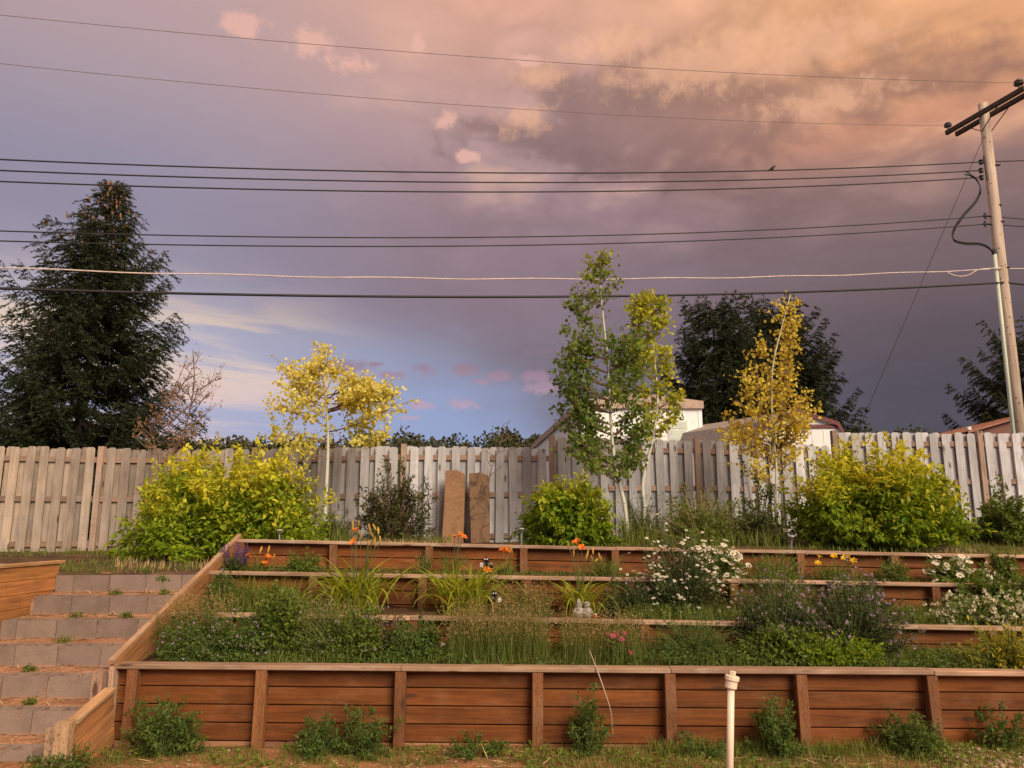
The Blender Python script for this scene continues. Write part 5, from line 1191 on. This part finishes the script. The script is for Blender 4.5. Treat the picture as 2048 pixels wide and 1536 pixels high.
# ornamental tan grass: stems with a haze of seed heads
def seed_grass(name, label, u0, u1, vt, Y, ry, n, ns, seed, sl=.016, group='tan seed grasses in the beds'):
    r = np.random.default_rng(seed); p, rx, h = dims(u0, u1, vt, Y); t = thing(name, label, 'grass', tuple(p), group, 'thing')
    B = np.array(p)[None] + np.stack([r.uniform(-rx * .8, rx * .8, n), r.uniform(-ry, ry, n), np.zeros(n)], 1)
    zz_ = np.array([ground_z(b[0], b[1]) for b in B]); B[:, 2] = zz_
    ln = h * r.uniform(.55, 1.08, n); V, T = blades(r, B, r.uniform(0, 6.28, n), ln, r.uniform(0, .3, n), r.uniform(0, .5, n), .004 * r.uniform(.7, 1.3, n), 4)
    mesh_np('stalks', V, T, M_feather, t, np.repeat(np.clip(r.normal(.5, .25, n), 0, 1), 10))['kind'] = 'stuff'
    tips = V.reshape(n, 5, 2, 3).mean(2); k = r.integers(0, n, ns); f = r.uniform(.55, 1.0, ns)[:, None]
    P = tips[k, 2] * (1 - f) + tips[k, 4] * f + r.normal(0, .035, (ns, 3))
    V, T = leaves(P, r.normal(0, 1, (ns, 3)) + np.array([0, 0, -.3]), r.normal(0, 1, (ns, 3)), sl * r.uniform(.6, 1.3, ns), DI, 1.1)
    mesh_np('seed_heads', V, T, M_tan, t, np.repeat(np.clip(r.normal(.15, .3, ns), 0, 1), 4))['kind'] = 'stuff'
    return t
seed_grass('seed_grass', 'wide stand of tan seed grass in the lowest bed before the gnome figurine', 880, 1115, 1205, 7.25, .36, 900, 5200, 171)
seed_grass('seed_grass', 'tan seed grass thinning out toward the pink flowers', 1105, 1300, 1222, 7.2, .34, 600, 2800, 172)
seed_grass('seed_grass', 'tan seed grass spilling over the third wall by the steps', 325, 450, 1188, 7.4, .26, 450, 3000, 173)
seed_grass('seed_grass', 'wispy tan weeds in the middle bed between two daylily clumps', 985, 1110, 1160, 8.0, .25, 300, 1500, 174)
seed_grass('seed_grass', 'thin tan grass behind the mauve-flowered mass', 560, 740, 1200, 7.4, .22, 400, 2200, 175)
grass_mass('grass', 'low green grass and ground cover filling the planted beds', [(330, 2048, 6.8, 7.6, 4200, .14, .005), (430, 700, 7.8, 8.5, 1800, .2, .007), (1240, 2048, 7.8, 8.5, 4000, .18, .006), (480, 2048, 8.65, 9.25, 2200, .07, .006), (430, 600, 7.85, 8.4, 500, .34, .009)], M_grassg, 176, tint=.25)

r = np.random.default_rng(177); A = Acc()
for (u0, u1, y0, y1, n, hm) in ((315, 900, 6.78, 7.6, 6000, .11), (880, 1300, 6.78, 7.6, 2500, .07), (1290, 1900, 6.78, 7.6, 7000, .12), (1880, 2060, 6.78, 7.6, 1500, .1), (430, 640, 7.8, 8.45, 2000, .16), (1250, 2060, 7.8, 8.45, 6000, .16), (480, 2060, 8.65, 9.2, 2500, .06)):
    us = r.uniform(u0, u1, n); ys = r.uniform(y0, y1, n); B = np.array([gp(u, y) for u, y in zip(us, ys)])
    hp = hm * np.clip(.45 + .55 * np.sin(us * .021 + ys * 3) * np.sin(us * .0087 + ys * 7 + 2) + r.normal(0, .25, n), .03, 1.5)
    B[:, 2] += hp * r.uniform(.15, 1, n) ** .6
    V, T = leaves(B, unit(np.stack([r.normal(0, 1, n), r.normal(0, 1, n), r.normal(.15, .5, n)], 1)), np.stack([r.normal(0, .5, n), r.normal(-.2, .5, n), np.ones(n)], 1), r.uniform(.018, .045, n), OV, .9); A.add(V, T, np.repeat(np.clip(r.normal(.12, .2, n), 0, 1), 7))
tag(A.build('ground_cover', M_feather), 'low leafy ground cover between the plants of the terraced beds', 'ground cover', None, 'stuff')

# ------------------------------------------------------------------ small things in the beds
M_stone = plain('weathered_resin', (.30, .27, .235), .9, 0, .5, 40., .6); M_wt = plain('white_paint', (.8, .8, .78), .5); M_bk = plain('black_paint', (.01, .01, .012), .35)
def lathe(name, p, pr, m, parent, n=10):
    return Acc().add(*tube([(p[0], p[1], p[2] + z) for z, _ in pr], [q for _, q in pr], n)).build(name, m, parent, True)
def gp3(u, v, Y): return at(u, v, Y)
g = gp3(1160, 1229, 7.73); t = thing('gnome_figurine', 'grey weathered pair of garden gnome figurines on the third wall', 'figurine', tuple(g))
for i, (u, hat) in enumerate(((1158, 1), (1174, 0))):
    q = at(u, 1229, 7.74); q.z = cap_z('third', q.x) + .0
    lathe('body', q, [(0, .045), (.03, .052), (.07, .045), (.10, .03), (.105, .02)], M_stone, t)
    lathe('head', (q.x, q.y - .005, q.z + .095), [(0, .018), (.015, .03), (.035, .03), (.05, .02)], M_stone, t)
    if hat: lathe('hat', (q.x, q.y, q.z + .135), [(0, .032), (.02, .022), (.05, .006)], M_stone, t)
    else: lathe('hat', (q.x, q.y, q.z + .135), [(0, .034), (.01, .03), (.02, .012)], M_stone, t)
    for s in (-1, 1):
        Acc().add(*tube([(q.x + s * .03, q.y, q.z + .085), (q.x + s * .05, q.y - .02, q.z + .055), (q.x + s * .02, q.y - .045, q.z + .045)], [.014, .013, .009], 6)).build('arm', M_stone, t, True)
q = at(1191, 1227, 7.74); q.z = cap_z('third', q.x); t = thing('red_ornament', 'tiny red and white ornament on the third wall beside the gnomes', 'ornament', tuple(q))
lathe('body', q, [(0, .022), (.015, .026), (.03, .016)], plain('red_paint', (.5, .03, .03), .5), t); lathe('cap', (q.x, q.y, q.z + .031), [(0, .012), (.012, .010), (.02, .002)], M_wt, t)
def bird_stake(u, v, Y, label, lean):
    q = at(u, v, Y); b = gp(u, Y); t = thing('bird_stake', label, 'garden stake', tuple(b), 'black and white bird stakes')
    Acc().add(*tube([b, q + Vector((0, 0, -.04))], .006, 6)).build('stake', M_steel, t)
    Acc().add(*tube([q + Vector((-.05 * lean, 0, -.05)), q + Vector((-.02 * lean, 0, -.03)), q + Vector((0, 0, 0)), q + Vector((.015 * lean, -.01, .025))], [.012, .034, .036, .02], 8)).build('body', M_bk, t, True)
    h = q + Vector((.022 * lean, -.015, .05)); lathe('head', h + Vector((0, 0, -.03)), [(0, .012), (.015, .03), (.035, .032), (.055, .016)], M_bk, t)
    for s in (-1, 1): lathe('cheek', h + Vector((s * .013, -.026, -.005)), [(0, .004), (.008, .011), (.016, .004)], M_wt, t, 6)
    for s in (-1, 1): mesh_py('wing', [h + Vector(c) for c in ((s * .03, 0, -.04), (s * .062, .01, -.03), (s * .07, .02, -.075), (s * .035, .005, -.09), (s * .03, .012, -.04), (s * .062, .022, -.03), (s * .07, .032, -.075), (s * .035, .017, -.09))], [(0, 1, 2, 3), (7, 6, 5, 4), (0, 4, 5, 1), (1, 5, 6, 2), (2, 6, 7, 3), (3, 7, 4, 0)], M_wt, t)
    return t
bird_stake(985, 1197, 7.95, 'black and white bird-shaped stake low beside the middle daylily', 1)
bird_stake(976, 1128, 8.75, 'black and white bird-shaped stake above the middle daylily', -1)
for u, v, lab in ((559, 1063, 'small grey garden light on a stake before the yellow-green shrub by the steps'), (1043, 1060, 'small grey garden light on a stake before the small green shrub'), (1583, 1075, 'small grey garden light on a stake before the large shrub by the shed')):
    Y = 9.55; q = at(u, v, Y); b = gp(u, Y); t = thing('garden_light', lab, 'garden light', tuple(b), 'garden stake lights behind the top wall')
    Acc().add(*tube([b, (q.x, Y, q.z)], .010, 6)).build('stake', M_steel, t)
    lathe('lamp', (q.x, Y, q.z - .03), [(0, .018), (.03, .022), (.035, .03)], M_steel, t); lathe('lamp_cap', (q.x, Y, q.z + .008), [(0, .040), (.012, .038), (.02, .012)], plain('lamp_cap_metal', (.35, .37, .36), .4, .3), t)
# white standpipe in front
Yq = 5.45; c = at(1462, 1372, Yq); b = at(1455, 1545, Yq); b.z = -.05; b.x = at(1455, 1536, Yq).x
t = thing('white_standpipe', 'cream white plastic standpipe with a screw cap in front of the lowest wall', 'pipe', (b.x, Yq, 0))
Acc().add(*tube([b, c], .0235, 16)).build('pipe', M_pvc, t, True)
ax_ = Vector((-.14, -.05, 1)).normalized() ; ax_ = Vector((.20, 0, 1)).normalized()
def ring(name, z0, z1, r_, n=18, bev=.004, par=None): 
    P = [c + ax_ * z for z in (z0, z0 + bev, z1 - bev, z1)]
    return Acc().add(*tube(P, [r_ - bev, r_, r_, r_ - bev], n)).build(name, M_pvc, par or t)
ring('coupling', -.015, .035, .040); cap_o = ring('cap', .036, .068, .048); ring('cap_nut', .069, .098, .020, 4, par=cap_o)
# bent rod leaning out of the lowest bed
pts = [at(u, v, y) for u, v, y in ((1178, 1299, 6.75), (1196, 1345, 6.55), (1210, 1385, 6.5), (1222, 1425, 6.48))]; pts[-1].z = min(pts[-1].z, pts[-1].z)
pts.append(at(1226, 1475, 6.5)); 
tag(Acc().add(*tube(curve_pts(pts, 5), np.linspace(.006, .004, 21), 6)).build('bent_rod', plain('rod', (.40, .30, .24), .5, .2), None, True), 'thin bent rod leaning over the edge of the lowest wall', 'rod')
# garden hose on the mulch above the steps
pts = [Vector((x, y, ground_z(x, y) + .03)) for x, y in ((-8.5, 9.4), (-7.2, 9.6), (-6.5, 9.72), (-5.9, 9.62), (-5.55, 9.35))]
tag(Acc().add(*tube(curve_pts(pts, 8), .014, 6)).build('garden_hose', plain('hose', (.30, .34, .26), .5), None, True), 'pale green garden hose curving on the mulch above the steps', 'hose')
# pebbles in the corner by the far end of the lowest wall
r = np.random.default_rng(191); A = Acc()
ico = np.array([(0, 0, 1), (.89, 0, .45), (.28, .85, .45), (-.72, .53, .45), (-.72, -.53, .45), (.28, -.85, .45), (.72, .53, -.45), (-.28, .85, -.45), (-.89, 0, -.45), (-.28, -.85, -.45), (.72, -.53, -.45), (0, 0, -1)])
icf = np.array([(0, 1, 2), (0, 2, 3), (0, 3, 4), (0, 4, 5), (0, 5, 1), (1, 6, 2), (2, 7, 3), (3, 8, 4), (4, 9, 5), (5, 10, 1), (6, 7, 2), (7, 8, 3), (8, 9, 4), (9, 10, 5), (10, 6, 1), (6, 11, 7), (7, 11, 8), (8, 11, 9), (9, 11, 10), (10, 11, 6)])
for _ in range(420):
    u = r.uniform(1885, 2070) if r.uniform() > .25 else r.uniform(200, 2000); y = r.uniform(5.9, 6.6); p = gp(u, y); s = r.uniform(.008, .026) * (1 if u > 1880 else .6)
    A.add(np.array(p) + ico * s * np.array([1.2, 1, .6]) * r.uniform(.8, 1.2, 3) + np.array([0, 0, s * .3]), icf)
tag(A.build('gravel', plain('pebble', (.40, .27, .19), .9, 0, .3, 14.), None, True), 'loose brown pebbles at the foot of the lowest wall', 'gravel', None, 'stuff')
